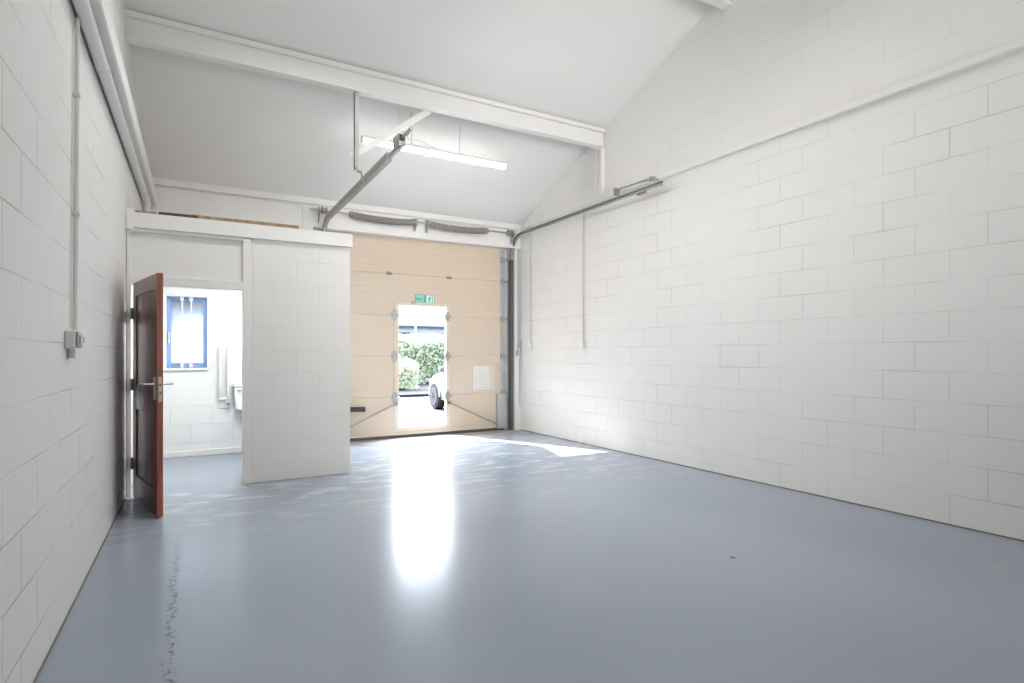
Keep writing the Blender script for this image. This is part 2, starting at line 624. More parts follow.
def arc(c, r, a0, a1, n, plane='yz', x=0.0):
    return [(x, c[0] + r * math.cos(a0 + (a1 - a0) * k / n), c[1] + r * math.sin(a0 + (a1 - a0) * k / n)) for k in range(n + 1)]


# ------------------------------------------------------------------ room sizes (metres)
XL = -0.512                      # left wall face
XLP = -0.487                     # left wall face at the toilet partition
YF = -3.2                        # wall behind the camera
YB = 8.05                        # inner face of the back wall
YD = 8.20                        # inner face of the sectional door
EAVE = 3.36                      # ceiling height at the back wall
SL = 0.405                       # roof pitch (rise per metre)
RIDGE_Y = (YB + YF) / 2


def XR(y):                       # right wall runs very slightly out of square
    return 4.85 - 0.0130 * y


def XLf(y):                      # left wall likewise
    return -0.5435 + 0.0094 * y


def ceil_z(y):
    return EAVE + SL * ((YB - y) if y > RIDGE_Y else (y - YF))


# ------------------------------------------------------------------ structure
def uv_right(p, n):
    return (p.y - 2.016 - 0.2262, p.z - 0.001)


def uv_left(p, n):
    return (p.y - 3.059 - 0.2262, p.z + 0.039)


def uv_part(p, n):
    return (p.x - 0.70 - 0.2262, p.z + 0.0565)


def gable(xa, xb, thick):
    """side wall with a pitched top: outline in (y, z)"""
    return [(YF - 0.2, -0.12), (8.6, -0.12), (8.6, EAVE - 0.15), (YB, EAVE + 0.08), (RIDGE_Y, ceil_z(RIDGE_Y) + 0.08), (YF, EAVE + 0.08), (YF - 0.2, EAVE - 0.1)]


b = MB()
pts = gable(0, 0, 0)
ya = [Vector((XR(p[0]), p[0], p[1])) for p in pts]
A = [b.bm.verts.new(p) for p in ya]
B = [b.bm.verts.new(p + Vector((0.2, 0, 0))) for p in ya]
b.bm.faces.new(A)
b.bm.faces.new(B[::-1])
for i in range(len(A)):
    b.bm.faces.new((A[i], B[i], B[(i + 1) % len(A)], A[(i + 1) % len(A)]))
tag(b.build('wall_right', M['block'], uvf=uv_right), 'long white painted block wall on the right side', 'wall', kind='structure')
b = MB()
A = [b.bm.verts.new((XLf(p[0]), p[0], p[1])) for p in pts]
B = [b.bm.verts.new((XLf(p[0]) - 0.2, p[0], p[1])) for p in pts]
b.bm.faces.new(A)
b.bm.faces.new(B[::-1])
for i in range(len(A)):
    b.bm.faces.new((A[i], B[i], B[(i + 1) % len(A)], A[(i + 1) % len(A)]))
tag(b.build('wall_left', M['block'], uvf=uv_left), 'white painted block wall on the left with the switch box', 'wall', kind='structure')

b = MB()
b.box(XL, XR(YF), YF - 0.2, YF, -0.12, EAVE + 0.05)
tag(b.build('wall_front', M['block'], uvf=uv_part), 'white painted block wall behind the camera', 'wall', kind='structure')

# back wall: toilet part with the window hole, lintel over the big door, right pier
WX0, WX1, WZ0, WZ1 = -0.245, 0.185, 1.08, 1.95
TB = 7.96                                                         # toilet's back wall face
b = MB()
b.box(XL, WX0, TB, 8.42, -0.12, 2.46)
b.box(WX1, 1.46, TB, 8.42, -0.12, 2.46)
b.box(WX0, WX1, TB, 8.42, -0.12, WZ0)
b.box(WX0, WX1, TB, 8.42, WZ1, 2.46)
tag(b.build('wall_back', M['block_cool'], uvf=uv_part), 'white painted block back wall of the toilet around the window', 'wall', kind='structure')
b = MB()
b.box(XL, XR(YB), YB, 8.42, 2.985, EAVE + 0.05)
b.box(XL, 1.46, YB, 8.42, 2.46, 2.985)
tag(b.build('wall_lintel', M['white_wood'], uvf=uv_part), 'smooth white band of back wall over the big beige door', 'wall', kind='structure')
b = MB()
b.box(1.46, 1.70, 8.245, 8.42, -0.12, 2.985)
tag(b.build('wall_pier', M['white_wood']), 'white back wall pier between toilet and big beige door', 'wall', kind='structure')
b = MB()
b.box(4.645, XR(YB), YB + 0.02, 8.42, -0.12, 2.985)
b.box(4.48, 4.645, 8.245, 8.42, -0.12, 2.985)
tag(b.build('wall_pier', M['white_wood']), 'white pier between the door track and the right wall', 'wall', kind='structure')

# floor and apron
b = MB()
b.box(XL - 0.1, 4.95, YF - 0.1, 7.80, -0.12, 0)
b.box(XL - 0.1, 1.5, 7.80, 8.1, -0.12, 0)
tag(b.build('floor', M['floor'], loc=(0, 0, 0)), 'glossy grey painted concrete floor', 'floor', kind='structure')
b = MB()
b.box(1.5, 4.95, 7.80, 8.40, -0.12, -0.004)
tag(b.build('floor_threshold', M['concrete'], loc=(0, 0, 0)), 'bare concrete strip of floor under the big door', 'floor', kind='structure')

# ceiling: two pitched planes with thickness
b = MB()
zr = ceil_z(RIDGE_Y)
b.prism([(YF - 0.2, EAVE - SL * 0.2), (RIDGE_Y, zr), (8.5, EAVE - SL * 0.45), (8.5, EAVE - SL * 0.45 + 0.15), (RIDGE_Y, zr + 0.15), (YF - 0.2, EAVE - SL * 0.2 + 0.15)], 'x', XL - 0.2, 5.05)
tag(b.build('ceiling', M['ceiling']), 'plain white pitched ceiling', 'ceiling', kind='structure')

# toilet partition: front wall with blocks, side return, flat roof
b = MB()
b.box(0.52, 1.46, 6.0, 6.10, 0, 2.37, bev=0.006)
b.box(1.36, 1.46, 6.10, TB, 0, 2.37)
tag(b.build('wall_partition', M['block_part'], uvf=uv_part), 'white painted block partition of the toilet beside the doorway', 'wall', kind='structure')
b = MB()
b.box(XL + 0.002, 1.46, 6.0, YB - 0.01, 2.37, 2.50)
tag(b.build('ceiling_toilet', M['white_wood']), 'flat white timber roof of the toilet', 'ceiling', kind='structure')
# fascia board along the partition top
b = MB()
b.box(XLP + 0.003, 1.478, 5.965, 6.0, 2.365, 2.50, bev=0.004)
b.box(XLP + 0.002, -0.43, 5.955, 5.965, 2.345, 2.53, bev=0.002)
tag(b.build('trim_fascia', M['white_wood']), 'white fascia board along the top of the toilet partition', 'fascia board', kind='structure')

# doorway: frame posts, head, infill panel
b = MB()
b.box(XLP + 0.003, -0.452, 5.985, 6.10, 0, 2.345, bev=0.003)
b.box(0.44, 0.52, 5.985, 6.10, 0, 2.345, bev=0.003)
b.box(-0.452, 0.44, 5.985, 6.10, 1.865, 1.945, bev=0.003)
b.box(-0.452, 0.44, 5.985, 6.10, 2.335, 2.365, bev=0.003)
b.box(-0.452, 0.44, 6.025, 6.06, 1.945, 2.335)
tag(b.build('trim_doorway', M['white_wood']), 'white painted timber door frame and panel over the toilet doorway', 'door frame', kind='structure')
b = MB()
b.box(XL, 1.36, 7.925, TB, 0, 0.075, bev=0.006)
tag(b.build('baseboard_back', M['white_wood']), 'white skirting board at foot of the toilet back wall', 'skirting', kind='structure')

# ledges on the side walls, eaves trim
b = MB()
b.box(-0.055, 0.0, -5.2, 5.65, 3.285, 3.345, bev=0.006)
t = tag(b.build('trim_right', M['white_steel'], loc=(0, 0, 0)), 'white ledge strip running along the right wall', 'ledge', kind='structure')
t.rotation_euler = (0, 0, 0.0130)
t.location = (XR(2.3) + 0.01, 2.3, 0)
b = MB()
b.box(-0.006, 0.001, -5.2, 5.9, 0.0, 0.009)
t = tag(b.build('baseboard_right', M['edge_dark'], loc=(0, 0, 0)), 'thin dark line where the right wall meets the floor', 'floor edge', kind='structure')
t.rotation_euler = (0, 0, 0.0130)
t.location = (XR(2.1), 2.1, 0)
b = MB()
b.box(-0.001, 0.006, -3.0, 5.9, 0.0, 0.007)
t = tag(b.build('baseboard_left', M['edge_dark'], loc=(0, 0, 0)), 'thin dark line where the left wall meets the floor', 'floor edge', kind='structure')
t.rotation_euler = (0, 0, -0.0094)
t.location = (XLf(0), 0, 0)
b = MB()
b.box(-0.03, 0.120, YF, YB, 3.02, 3.17, bev=0.008)
t = b.build('trim_left', M['white_steel'], loc=(0, 0, 0))
t.location = (XLf(0), 0, 0)
t.rotation_euler = (0, 0, -0.0094)
tag(t, 'white ledge board running along the left wall', 'ledge', kind='structure')
b = MB()
b.box(XL, XR(YB) , YB - 0.03, YB, EAVE - 0.075, EAVE + 0.015, bev=0.006)
tag(b.build('trim_back', M['white_wood']), 'white eaves board where the ceiling meets the back wall', 'eaves trim', kind='structure')

# roof beams: channel section with a top flange
def beam(y, zb, zt, name, label):
    m = MB()
    m.box(XL + 0.002, XR(y) - 0.004, y - 0.03, y + 0.03, zb + 0.0175, zt - 0.0295)
    m.box(XL + 0.002, XR(y) - 0.004, y - 0.055, y + 0.055, zb, zb + 0.018, bev=0.004)
    m.box(XL + 0.002, XR(y) - 0.004, y - 0.075, y + 0.06, zt - 0.03, zt + 0.02, bev=0.004)
    return tag(m.build(name, M['white_steel']), label, 'roof beam', 'white roof beams')


beam(5.95, 3.985, 4.20, 'roof_beam', 'white roof beam nearest the big door, above the left track hanger')
beam(3.95, 4.80, 5.00, 'roof_beam', 'white roof beam nearest the camera, only its end showing at the top edge')
# post under the beam at the right wall
b = MB()
b.box(XR(5.95) - 0.075, XR(5.95) - 0.003, 5.89, 5.90, 3.30, 3.985)
b.box(XR(5.95) - 0.075, XR(5.95) - 0.003, 6.00, 6.01, 3.30, 3.985)
b.box(XR(5.95) - 0.04, XR(5.95) - 0.03, 5.90, 6.00, 3.30, 3.985)
b.box(XR(5.95) - 0.10, XR(5.95) - 0.003, 5.87, 6.03, 3.975, 3.985)
tag(b.build('roof_post', M['white_steel']), 'short white steel post under the beam at the right wall', 'post')

# ------------------------------------------------------------------ window of the toilet
w = thing('window_1', (-0.03, 8.15, WZ0), 'small blue framed frosted window with white bars in the toilet', 'window', kind='structure')
b = MB()
fy0, fy1 = 8.10, 8.15
fw = 0.042
for x0, x1, z0, z1 in ((WX0, WX0 + fw, WZ0, WZ1), (WX1 - fw, WX1, WZ0, WZ1), (WX0 + fw, WX1 - fw, WZ0, WZ0 + 0.06), (WX0 + fw, WX1 - fw, WZ1 - fw, WZ1)):
    b.box(x0, x1, fy0, fy1, z0, z1, bev=0.003)
b.build('window_frame', M['blue'], w)
b = MB()
b.box(WX0 + fw, WX1 - fw, 8.122, 8.128, WZ0 + 0.06, WZ1 - fw)
b.build('pane', M['frost'], w)
for x in (-0.085, 0.012):
    b = MB()
    b.cyl((x, 8.02, WZ0 + 0.002), (x, 8.02, WZ1 - 0.002), 0.009, 10)
    b.box(x - 0.02, x + 0.02, 8.005, 8.035, WZ0, WZ0 + 0.05, bev=0.002)
    b.box(x - 0.02, x + 0.02, 8.005, 8.035, WZ1 - 0.05, WZ1, bev=0.002)
    b.build('bar', M['white_steel'], w, smooth=True)
b = MB()
b.cyl((-0.085, 8.02, 1.50), (0.012, 8.02, 1.50), 0.006, 8)
b.build('crossbar', M['white_steel'], w, smooth=True)
b = MB()
b.box(WX0 - 0.06, WX1 + 0.01, TB - 0.035, TB + 0.14, WZ0 - 0.03, WZ0, bev=0.005)
b.build('sill', M['white_wood'], w)
b = MB()
b.box(WX0 - 0.045, WX0, TB - 0.012, TB, WZ0, WZ1 + 0.045, bev=0.003)
b.box(WX1, WX1 + 0.045, TB - 0.012, TB, WZ0, WZ1 + 0.045, bev=0.003)
b.box(WX0, WX1, TB - 0.012, TB, WZ1, WZ1 + 0.045, bev=0.003)
b.build('surround', M['white_wood'], w)
b = MB()
b.box(WX0 + 0.012, WX0 + 0.03, 8.06, 8.10, WZ0 + 0.30, WZ0 + 0.44, bev=0.004)
b.box(WX0 + 0.012, WX0 + 0.03, 8.03, 8.062, WZ0 + 0.41, WZ0 + 0.44, bev=0.004)
b.build('window_latch', M['white_pvc'], w)

# ------------------------------------------------------------------ mahogany door, open into the room
HX, HY = -0.430, 5.90
dd = Vector((0.2150, -0.8600, 0)).normalized()                    # from hinge to free edge
ang = math.atan2(dd.y, dd.x)
dr = thing('door_1', (HX, HY, 0), 'dark red mahogany door standing open beside the toilet doorway', 'door', kind='structure')
DW, DH, DT, DZ = 0.875, 1.865, 0.042, 0.012
# local: x along the leaf from hinge, y = +thickness towards the toilet side, then rotated
RM = Matrix.Translation((HX, HY, 0)) @ Matrix.Rotation(ang, 4, 'Z')


def leafbox(m, x0, x1, y0, y1, z0, z1, bev=0.0):
    m.box(x0, x1, y0, y1, z0, z1, bev, RM)


b = MB()
st = 0.115
leafbox(b, 0, st, 0, DT, DZ, DH, 0.002)
leafbox(b, DW - st, DW - 0.003, 0, DT, DZ, DH, 0.002)
leafbox(b, st, DW - st, 0, DT, DH - 0.12, DH, 0.002)
leafbox(b, st, DW - st, 0, DT, DZ, DZ + 0.20, 0.002)
leafbox(b, st, DW - st, 0.001, DT - 0.001, 0.78, 0.97, 0.002)
for z0, z1 in ((DZ + 0.20, 0.78), (0.97, DH - 0.12)):
    n = 6
    ww = (DW - 2 * st) / n
    for k in range(n):
        leafbox(b, st + k * ww + 0.001, st + (k + 1) * ww - 0.001, 0.010, DT - 0.010, z0, z1, 0.003)
b.build('leaf', M['mahogany'], dr, loc=(HX, HY, 0))
b = MB()
leafbox(b, DW - 0.003, DW, 0.001, DT - 0.001, DZ, DH)
b.build('edge_lipping', M['mahogany_edge'], dr, loc=(HX, HY, 0))
for z in (0.30, 0.985, 1.60):
    b = MB()
    b.cyl(RM @ Vector((-0.008, -0.006, z - 0.05)), RM @ Vector((-0.008, -0.006, z + 0.05)), 0.009, 10)
    leafbox(b, -0.004, 0.035, -0.002, 0.0, z - 0.05, z + 0.05)
    b.box(-0.4525, -0.450, 5.925, 5.985, z - 0.05, z + 0.05)
    b.build('hinge', M['steel_dark'], dr, smooth=True, loc=(HX, HY, z))
for s, y in ((-1, 0.0), (1, DT)):
    b = MB()
    x0 = DW - 0.07
    leafbox(b, x0 - 0.022, x0 + 0.022, min(y, y + s * 0.007), max(y, y + s * 0.007), 0.90, 1.075, 0.002)
    p = [RM @ Vector((x0, y + s * 0.004, 1.02)), RM @ Vector((x0, y + s * 0.066, 1.02)), RM @ Vector((x0 - 0.012, y + s * 0.078, 1.02)),
         RM @ Vector((x0 - 0.07, y + s * 0.082, 1.022)), RM @ Vector((x0 - 0.145, y + s * 0.078, 1.014))]
    b.tube(p, 0.0105, 10)
    b.build('door_handle', M['chrome'], dr, smooth=True, loc=(HX, HY, 1.0))
b = MB()
leafbox(b, DW - 0.0005, DW + 0.002, 0.010, 0.032, 0.885, 1.075)
b.build('lock_plate', M['brass'], dr, loc=(HX, HY, 0.98))
b = MB()
leafbox(b, DW + 0.001, DW + 0.010, 0.015, 0.027, 1.005, 1.025, 0.002)
leafbox(b, DW + 0.0015, DW + 0.003, 0.016, 0.026, 0.94, 0.965)
b.build('latch', M['steel_dark'], dr, loc=(HX, HY, 0.98))

# pair of slim metal channels standing on the left wall behind the door
for i, (y, lab) in enumerate(((5.66, 'slim grey metal channel on left wall, the one further from the door frame'),
                              (5.80, 'slim grey metal channel on left wall, the one closer to the door frame'))):
    b = MB()
    b.sweep([(XLf(y), y, 0.42), (XLf(y), y, 1.55)], [(-0.022, 0.0), (0.022, 0.0), (0.022, 0.03), (0.016, 0.03), (0.016, 0.006), (-0.016, 0.006), (-0.016, 0.03), (-0.022, 0.03)], side=(0, 1, 0))
    o = b.build('wall_channel', M['galv'])
    tag(o, lab, 'metal channel', 'metal channels behind the mahogany door', 'thing')

# ------------------------------------------------------------------ sectional door
D2 = thing('door_2', (3.05, YD, 0), 'large beige sectional overhead door with an open wicket doorway', 'garage door', kind='structure')
DX0, DX1 = 1.62, 4.44
WK0, WK1, WKZ0, WKZ1 = 2.715, 3.478, 0.155, 1.985
WF0, WF1 = 2.640, 3.545                                            # outer edges of the wicket frame


def ribbed(m, x0, x1, z0, z1):
    """a door-section panel: inner face with shallow horizontal ribs"""
    if z1 - z0 < 0.02:
        return
    prof = []
    n = max(1, round((z1 - z0) / 0.1015))
    h = (z1 - z0) / n
    prof.append((YD + 0.0022, z0))
    for k in range(n):
        a = z0 + k * h
        prof += [(YD, a + 0.005), (YD, a + h - 0.005), (YD + 0.0022, a + h)] if k == n - 1 else [(YD, a + 0.005), (YD, a + h - 0.004), (YD + 0.0022, a + h)]
    prof += [(YD + 0.02, z1), (YD + 0.02, z1 + 0.0014), (YD + 0.04, z1 + 0.0014), (YD + 0.04, z0 - 0.0014), (YD + 0.02, z0 - 0.0014), (YD + 0.02, z0)]
    m.prism(prof, 'x', x0, x1)


SEAM = (0.035, 0.61, 1.22, 1.83, 2.445, 2.985)
for k in range(5):
    z0, z1 = SEAM[k] + 0.0015, SEAM[k + 1] - 0.0015
    b = MB()
    if z0 >= WKZ1 + 0.07:
        ribbed(b, DX0, DX1, z0, z1)
    else:
        ribbed(b, DX0, WF0, z0, z1)
        ribbed(b, WF1, DX1, z0, z1)
        if z0 < WKZ0 - 0.07:
            ribbed(b, WF0, WF1, z0, WKZ0 - 0.06)
        if z1 > WKZ1 + 0.07:
            ribbed(b, WF0, WF1, WKZ1 + 0.05, z1)
    b.build('door_section', M['beige'], D2)
b = MB()
b.box(WF0, WK0, YD - 0.012, YD + 0.05, WKZ0 - 0.06, WKZ1 + 0.05, bev=0.004)
b.box(WK1, WF1, YD - 0.012, YD + 0.05, WKZ0 - 0.06, WKZ1 + 0.05, bev=0.004)
b.box(WK0, WK1, YD - 0.012, YD + 0.05, WKZ1, WKZ1 + 0.05, bev=0.004)
b.box(WK0, WK1, YD - 0.012, YD + 0.05, WKZ0 - 0.06, WKZ0, bev=0.004)
b.build('wicket_frame', M['beige_trim'], D2)
# the wicket leaf, hinged on the left and pushed open outwards
la = R(73)
LM = Matrix.Translation((WK0 - 0.005, YD + 0.055, 0)) @ Matrix.Rotation(la, 4, 'Z')
b = MB()
b.box(0, 0.76, 0, 0.038, WKZ0 + 0.005, WKZ1 - 0.005, 0.004, LM)
for k in range(18):
    b.box(0.03, 0.73, -0.003, 0.001, WKZ0 + 0.03 + k * 0.1, WKZ0 + 0.12 + k * 0.1, 0.0, LM)
b.build('wicket_leaf', M['beige'], D2)
# hinge plates on both sides of the wicket, plus the two seam hinges above
for x in (WF0 + 0.008, WF1 - 0.05):
    for z in (1.835, 1.215, 0.60):
        b = MB()
        c = x
        b.prism([(c - 0.045, z - 0.03), (c - 0.015, z - 0.085), (c + 0.02, z - 0.085), (c + 0.045, z - 0.03), (c + 0.045, z + 0.03), (c + 0.02, z + 0.085), (c - 0.015, z + 0.085), (c - 0.045, z + 0.03)], 'y', YD - 0.020, YD - 0.012)
        b.cyl((c - 0.05, YD - 0.026, z), (c + 0.07, YD - 0.026, z), 0.012, 10)
        b.cyl((c, YD - 0.03, z - 0.055), (c, YD - 0.012, z - 0.055), 0.008, 8)
        b.cyl((c, YD - 0.03, z + 0.055), (c, YD - 0.012, z + 0.055), 0.008, 8)
        b.build('hinge', M['galv'], D2)
for x in (2.566, 3.529):
    b = MB()
    b.box(x - 0.035, x + 0.035, YD - 0.008, YD, 2.425, 2.475, bev=0.003)
    b.cyl((x - 0.045, YD - 0.014, 2.445), (x + 0.045, YD - 0.014, 2.445), 0.012, 10)
    b.build('seam_hinge', M['spring'], D2)
# diagonal stays from the wicket to the bottom corners
for a, e in (((2.66, YD - 0.02, 0.50), (1.66, YD - 0.02, 0.06)), ((3.53, YD - 0.02, 0.49), (4.49, YD - 0.02, 0.05))):
    b = MB()
    b.sweep([a, e], [(-0.013, -0.008), (0.013, -0.008), (0.013, 0.008), (-0.013, 0.008)], side=(0, 1, 0))
    b.box(a[0] - 0.03, a[0] + 0.03, YD - 0.012, YD - 0.002, a[2] - 0.025, a[2] + 0.025, bev=0.003)
    b.build('stay_bar', M['galv'], D2)
# black lifting grip
b = MB()
b.cyl((1.99, YD - 0.055, 0.46), (2.185, YD - 0.055, 0.452), 0.035, 20)
b.lathe([(0.037, 0), (0.037, 0.02), (0.025, 0.028)], (2.17, YD - 0.055, 0.452), 'x', 20)
b.box(2.02, 2.06, YD - 0.055, YD, 0.44, 0.475, bev=0.004)
b.box(2.12, 2.15, YD - 0.055, YD, 0.44, 0.475, bev=0.004)
b.build('lifting_grip', M['black'], D2, smooth=True)
b = MB()
b.box(DX0, DX1 + 0.08, YD - 0.006, YD + 0.045, -0.004, 0.036, bev=0.006)
b.build('bottom_seal', M['rubber'], D2)
b = MB()
b.box(DX0, DX1, YD - 0.006, YD, 0.038, 0.075, bev=0.003)
b.build('bottom_rail', M['beige_trim'], D2)
# steel end stile with roller carriers on the right
b = MB()
b.box(DX1, DX1 + 0.085, YD - 0.004, YD + 0.04, 0.04, 2.985, bev=0.003)
b.build('end_stile', M['galv_light'], D2)
for z in (0.62, 1.22, 1.83, 2.445, 2.80):
    b = MB()
    b.box(DX1 + 0.005, DX1 + 0.075, YD - 0.03, YD - 0.004, z - 0.045, z + 0.045, bev=0.004)
    b.cyl((DX1 + 0.06, YD - 0.04, z), (DX1 + 0.135, YD - 0.04, z), 0.008, 8)
    b.lathe([(0.022, 0), (0.022, 0.022)], (DX1 + 0.118, YD - 0.04, z), 'x', 16)
    b.build('roller_bracket', M['galv'], D2)
b = MB()
b.lathe([(0.030, 0), (0.030, 0.012), (0.022, 0.02)], (DX1 + 0.05, YD - 0.024, 1.04), 'y', 16)
b.box(DX1 + 0.03, DX1 + 0.075, YD - 0.024, YD - 0.004, 0.98, 1.10, bev=0.006)
b.build('cable_pulley', M['white_pvc'], D2)
b = MB()
b.box(4.365, 4.53, YD - 0.05, YD - 0.012, 0.03, 0.60, bev=0.006)
b.build('cable_guard', M['galv_light'], D2)
b = MB()
b.box(DX1 + 0.02, DX1 + 0.06, YD - 0.0335, YD - 0.0305, 1.52, 1.60)
b.box(DX1 + 0.03, DX1 + 0.06, YD - 0.0305, YD - 0.004, 1.53, 1.59)
b.build('sticker', M['yellow'], D2)

# fire exit sign above the wicket
sg = thing('exit_sign', (3.128, YD - 0.006, 2.012), 'green fire exit sign above the open wicket doorway', 'sign')
SX0, SX1, SZ0, SZ1 = 2.972, 3.284, 2.012, 2.160
b = MB()
b.box(SX0, SX1, YD - 0.006, YD - 0.0005, SZ0, SZ1, bev=0.001)
b.build('sign_plate', M['sign_green'], sg)


def text_mesh(txt, size, x, y, z, width, name, m, parent):
    cu = bpy.data.curves.new('t', 'FONT')
    cu.body = txt
    cu.size = size
    cu.align_x = 'CENTER'
    cu.extrude = 0.0006
    cu.resolution_u = 3
    o = bpy.data.objects.new('t', cu)
    C.objects.link(o)
    bpy.context.view_layer.update()
    dg = bpy.context.evaluated_depsgraph_get()
    me = bpy.data.meshes.new_from_object(o.evaluated_get(dg))
    bpy.data.objects.remove(o)
    ws = max(v.co.x for v in me.vertices) - min(v.co.x for v in me.vertices)
    k = width / ws
    for v in me.vertices:
        p = v.co.copy()
        v.co = (p.x * k, -p.z, p.y)
    me.materials.clear()
    me.materials.append(m)
    q = bpy.data.objects.new(name, me)
    C.objects.link(q)
    q.parent = parent
    q.location = Vector((x, y, z)) - Vector(parent['_w'])
    return q


text_mesh('FIRE', 0.072, (SX0 + 3.140) / 2 - 0.003, YD - 0.0065, 2.097, 0.125, 'lettering', M['sign_white'], sg)
text_mesh('EXIT', 0.072, (SX0 + 3.140) / 2 - 0.003, YD - 0.0065, 2.028, 0.125, 'lettering', M['sign_white'], sg)
# pictogram: white door panel with a green running figure
b = MB()
b.box(3.150, 3.272, YD - 0.0075, YD - 0.0055, 2.022, 2.150)
b.build('pictogram_panel', M['sign_white'], sg)
b = MB()
fy = (YD - 0.0088, YD - 0.0070)


def limb(p, q, r):
    p, q = Vector((p[0], 0, p[1])), Vector((q[0], 0, q[1]))
    d = (q - p).normalized()
    n = Vector((-d.z, 0, d.x)) * r
    b.prism([((p + n).x, (p + n).z), ((q + n).x, (q + n).z), ((q - n).x, (q - n).z), ((p - n).x, (p - n).z)], 'y', fy[0], fy[1])


cx_, cz_ = 3.212, 2.135
b.prism([(cx_ + 0.010 * math.cos(k * PI / 5), cz_ + 0.010 * math.sin(k * PI / 5)) for k in range(10)], 'y', fy[0], fy[1])
limb((3.208, 2.122), (3.198, 2.080), 0.011)
limb((3.206, 2.118), (3.232, 2.103), 0.0045)
limb((3.232, 2.103), (3.240, 2.112), 0.004)
limb((3.204, 2.118), (3.180, 2.106), 0.0045)
limb((3.180, 2.106), (3.176, 2.092), 0.004)
limb((3.199, 2.082), (3.222, 2.062), 0.0065)
limb((3.222, 2.062), (3.218, 2.034), 0.0055)
limb((3.197, 2.082), (3.190, 2.056), 0.0065)
limb((3.190, 2.056), (3.168, 2.046), 0.0055)
limb((3.252, 2.145), (3.252, 2.026), 0.006)
b.build('running_figure', M['sign_green'], sg)
b = MB()
b.box(2.90, 2.965, YD - 0.045, YD - 0.012, WKZ1 + 0.025, WKZ1 + 0.06, bev=0.004)
b.cyl((2.95, YD - 0.04, WKZ1 + 0.03), (2.98, YD - 0.06, WKZ1 + 0.01), 0.006, 8)
b.build('door_catch', M['galv'], D2)

# notice in a clear sleeve
nt_ = thing('notice_board', (4.136, YD, 0.67), 'white notice sheets in a plastic sleeve on the beige door', 'notice')
b = MB()
b.box(3.93, 4.345, YD - 0.007, YD - 0.0005, 0.66, 1.07, bev=0.002)
b.build('sleeve', M['beige_trim'], nt_)
b = MB()
b.box(3.945, 4.02, YD - 0.009, YD - 0.007, 0.685, 0.985)
b.box(4.03, 4.235, YD - 0.009, YD - 0.007, 0.685, 0.985)
b.box(3.945, 4.235, YD - 0.009, YD - 0.007, 0.995, 1.055)
b.build('paper', M['paper'], nt_)
b = MB()
for k in range(7):
    z = 0.71 + k * 0.04
    b.box(3.955, 4.01, YD - 0.0096, YD - 0.009, z, z + 0.006)
    b.box(4.045, 4.22 - 0.02 * (k % 3), YD - 0.0096, YD - 0.009, z, z + 0.006)
b.build('printed_lines', M['paper_ink'], nt_)

# ------------------------------------------------------------------ door tracks
CH = [(-0.028, 0.0), (0.028, 0.0), (0.028, 0.042), (0.012, 0.042), (0.012, 0.037), (0.023, 0.037), (0.023, 0.005), (-0.023, 0.005), (-0.023, 0.037), (-0.012, 0.037), (-0.012, 0.042), (-0.028, 0.042)]


def chan(sgn):
    # channel in (s = across in the vertical plane, n = towards +x or -x); swept with side in plane
    return CH


def track_path(x, z, yv, r, yend):
    p = [(x, yv, 0.0), (x, yv, 1.2), (x, yv, z - r)]
    p += arc((yv - r, z - r), r, 0, PI / 2, 10, x=x)[1:]
    p += [(x, (yv + yend) / 2, z), (x, yend, z)]
    return p


def sweep_yz(m, path, prof):
    """profile (n in-plane normal, x offset) swept along a path that stays in a yz plane"""
    path = [Vector(p) for p in path]
    rings = []
    for i, p in enumerate(path):
        t = (path[min(i + 1, len(path) - 1)] - path[max(i - 1, 0)]).normalized()
        X = Vector((1, 0, 0))
        n = t.cross(X).normalized()
        rings.append([m.bm.verts.new(p + n * a + X * c) for a, c in prof])
    k = len(prof)
    for i in range(len(rings) - 1):
        for j in range(k):
            m.bm.faces.new((rings[i][j], rings[i][(j + 1) % k], rings[i + 1][(j + 1) % k], rings[i + 1][j]))
    m.bm.faces.new(rings[0][::-1])
    m.bm.faces.new(rings[-1])


# right-hand track, opening towards the door (-x)
TX = 4.61
tr = thing('door_track', (TX, 8.14, 0), 'grey curved steel door track along the right wall', 'door track', 'sectional door tracks')
b = MB()
sweep_yz(b, track_path(TX, 3.175, 8.14, 0.36, 4.70), [(a * 0.82, -c + 0.02) for a, c in CH])
b.build('rail', M['galv'], tr)
b = MB()
b.box(TX - 0.028, TX + 0.029, 8.105, 8.175, 0.0, 2.80, bev=0.002)
b.build('jamb_angle', M['steel_dark'], tr)
for z in (0.45, 1.2, 1.95, 2.65):
    b = MB()
    b.box(TX - 0.02, TX + 0.05, 8.172, 8.185, z - 0.03, z + 0.03, bev=0.002)
    b.cyl((TX + 0.04, 8.10, z), (TX + 0.04, 8.175, z), 0.01, 8)
    b.build('fixing_bracket', M['galv'], tr)
# bumper spring rod on the end of the rail
b = MB()
b.cyl((TX + 0.05, 5.56, 3.315), (TX + 0.05, 4.90, 3.290), 0.009, 10)
b.cyl((TX + 0.05, 5.12, 3.298), (TX + 0.05, 4.95, 3.292), 0.013, 10)
b.build('bumper_rod', M['galv'], tr)
b = MB()
b.box(TX + 0.035, TX + 0.12, 5.555, 5.58, 3.25, 3.345, bev=0.004)
b.build('rod_bracket', M['spring'], tr)
b = MB()
b.box(TX + 0.03, TX + 0.07, 4.86, 4.95, 3.265, 3.305, bev=0.006)
b.box(TX + 0.035, TX + 0.045, 4.86, 4.94, 3.19, 3.26)
b.cyl((TX, 4.90, 3.29), (TX + 0.14, 4.90, 3.29), 0.012, 8)
b.build('end_bracket', M['galv'], tr)
b = MB()
b.box(TX - 0.01, TX + 0.02, 4.95, 5.10, 3.125, 3.15, bev=0.004)
b.build('end_stop', M['rust'], tr)

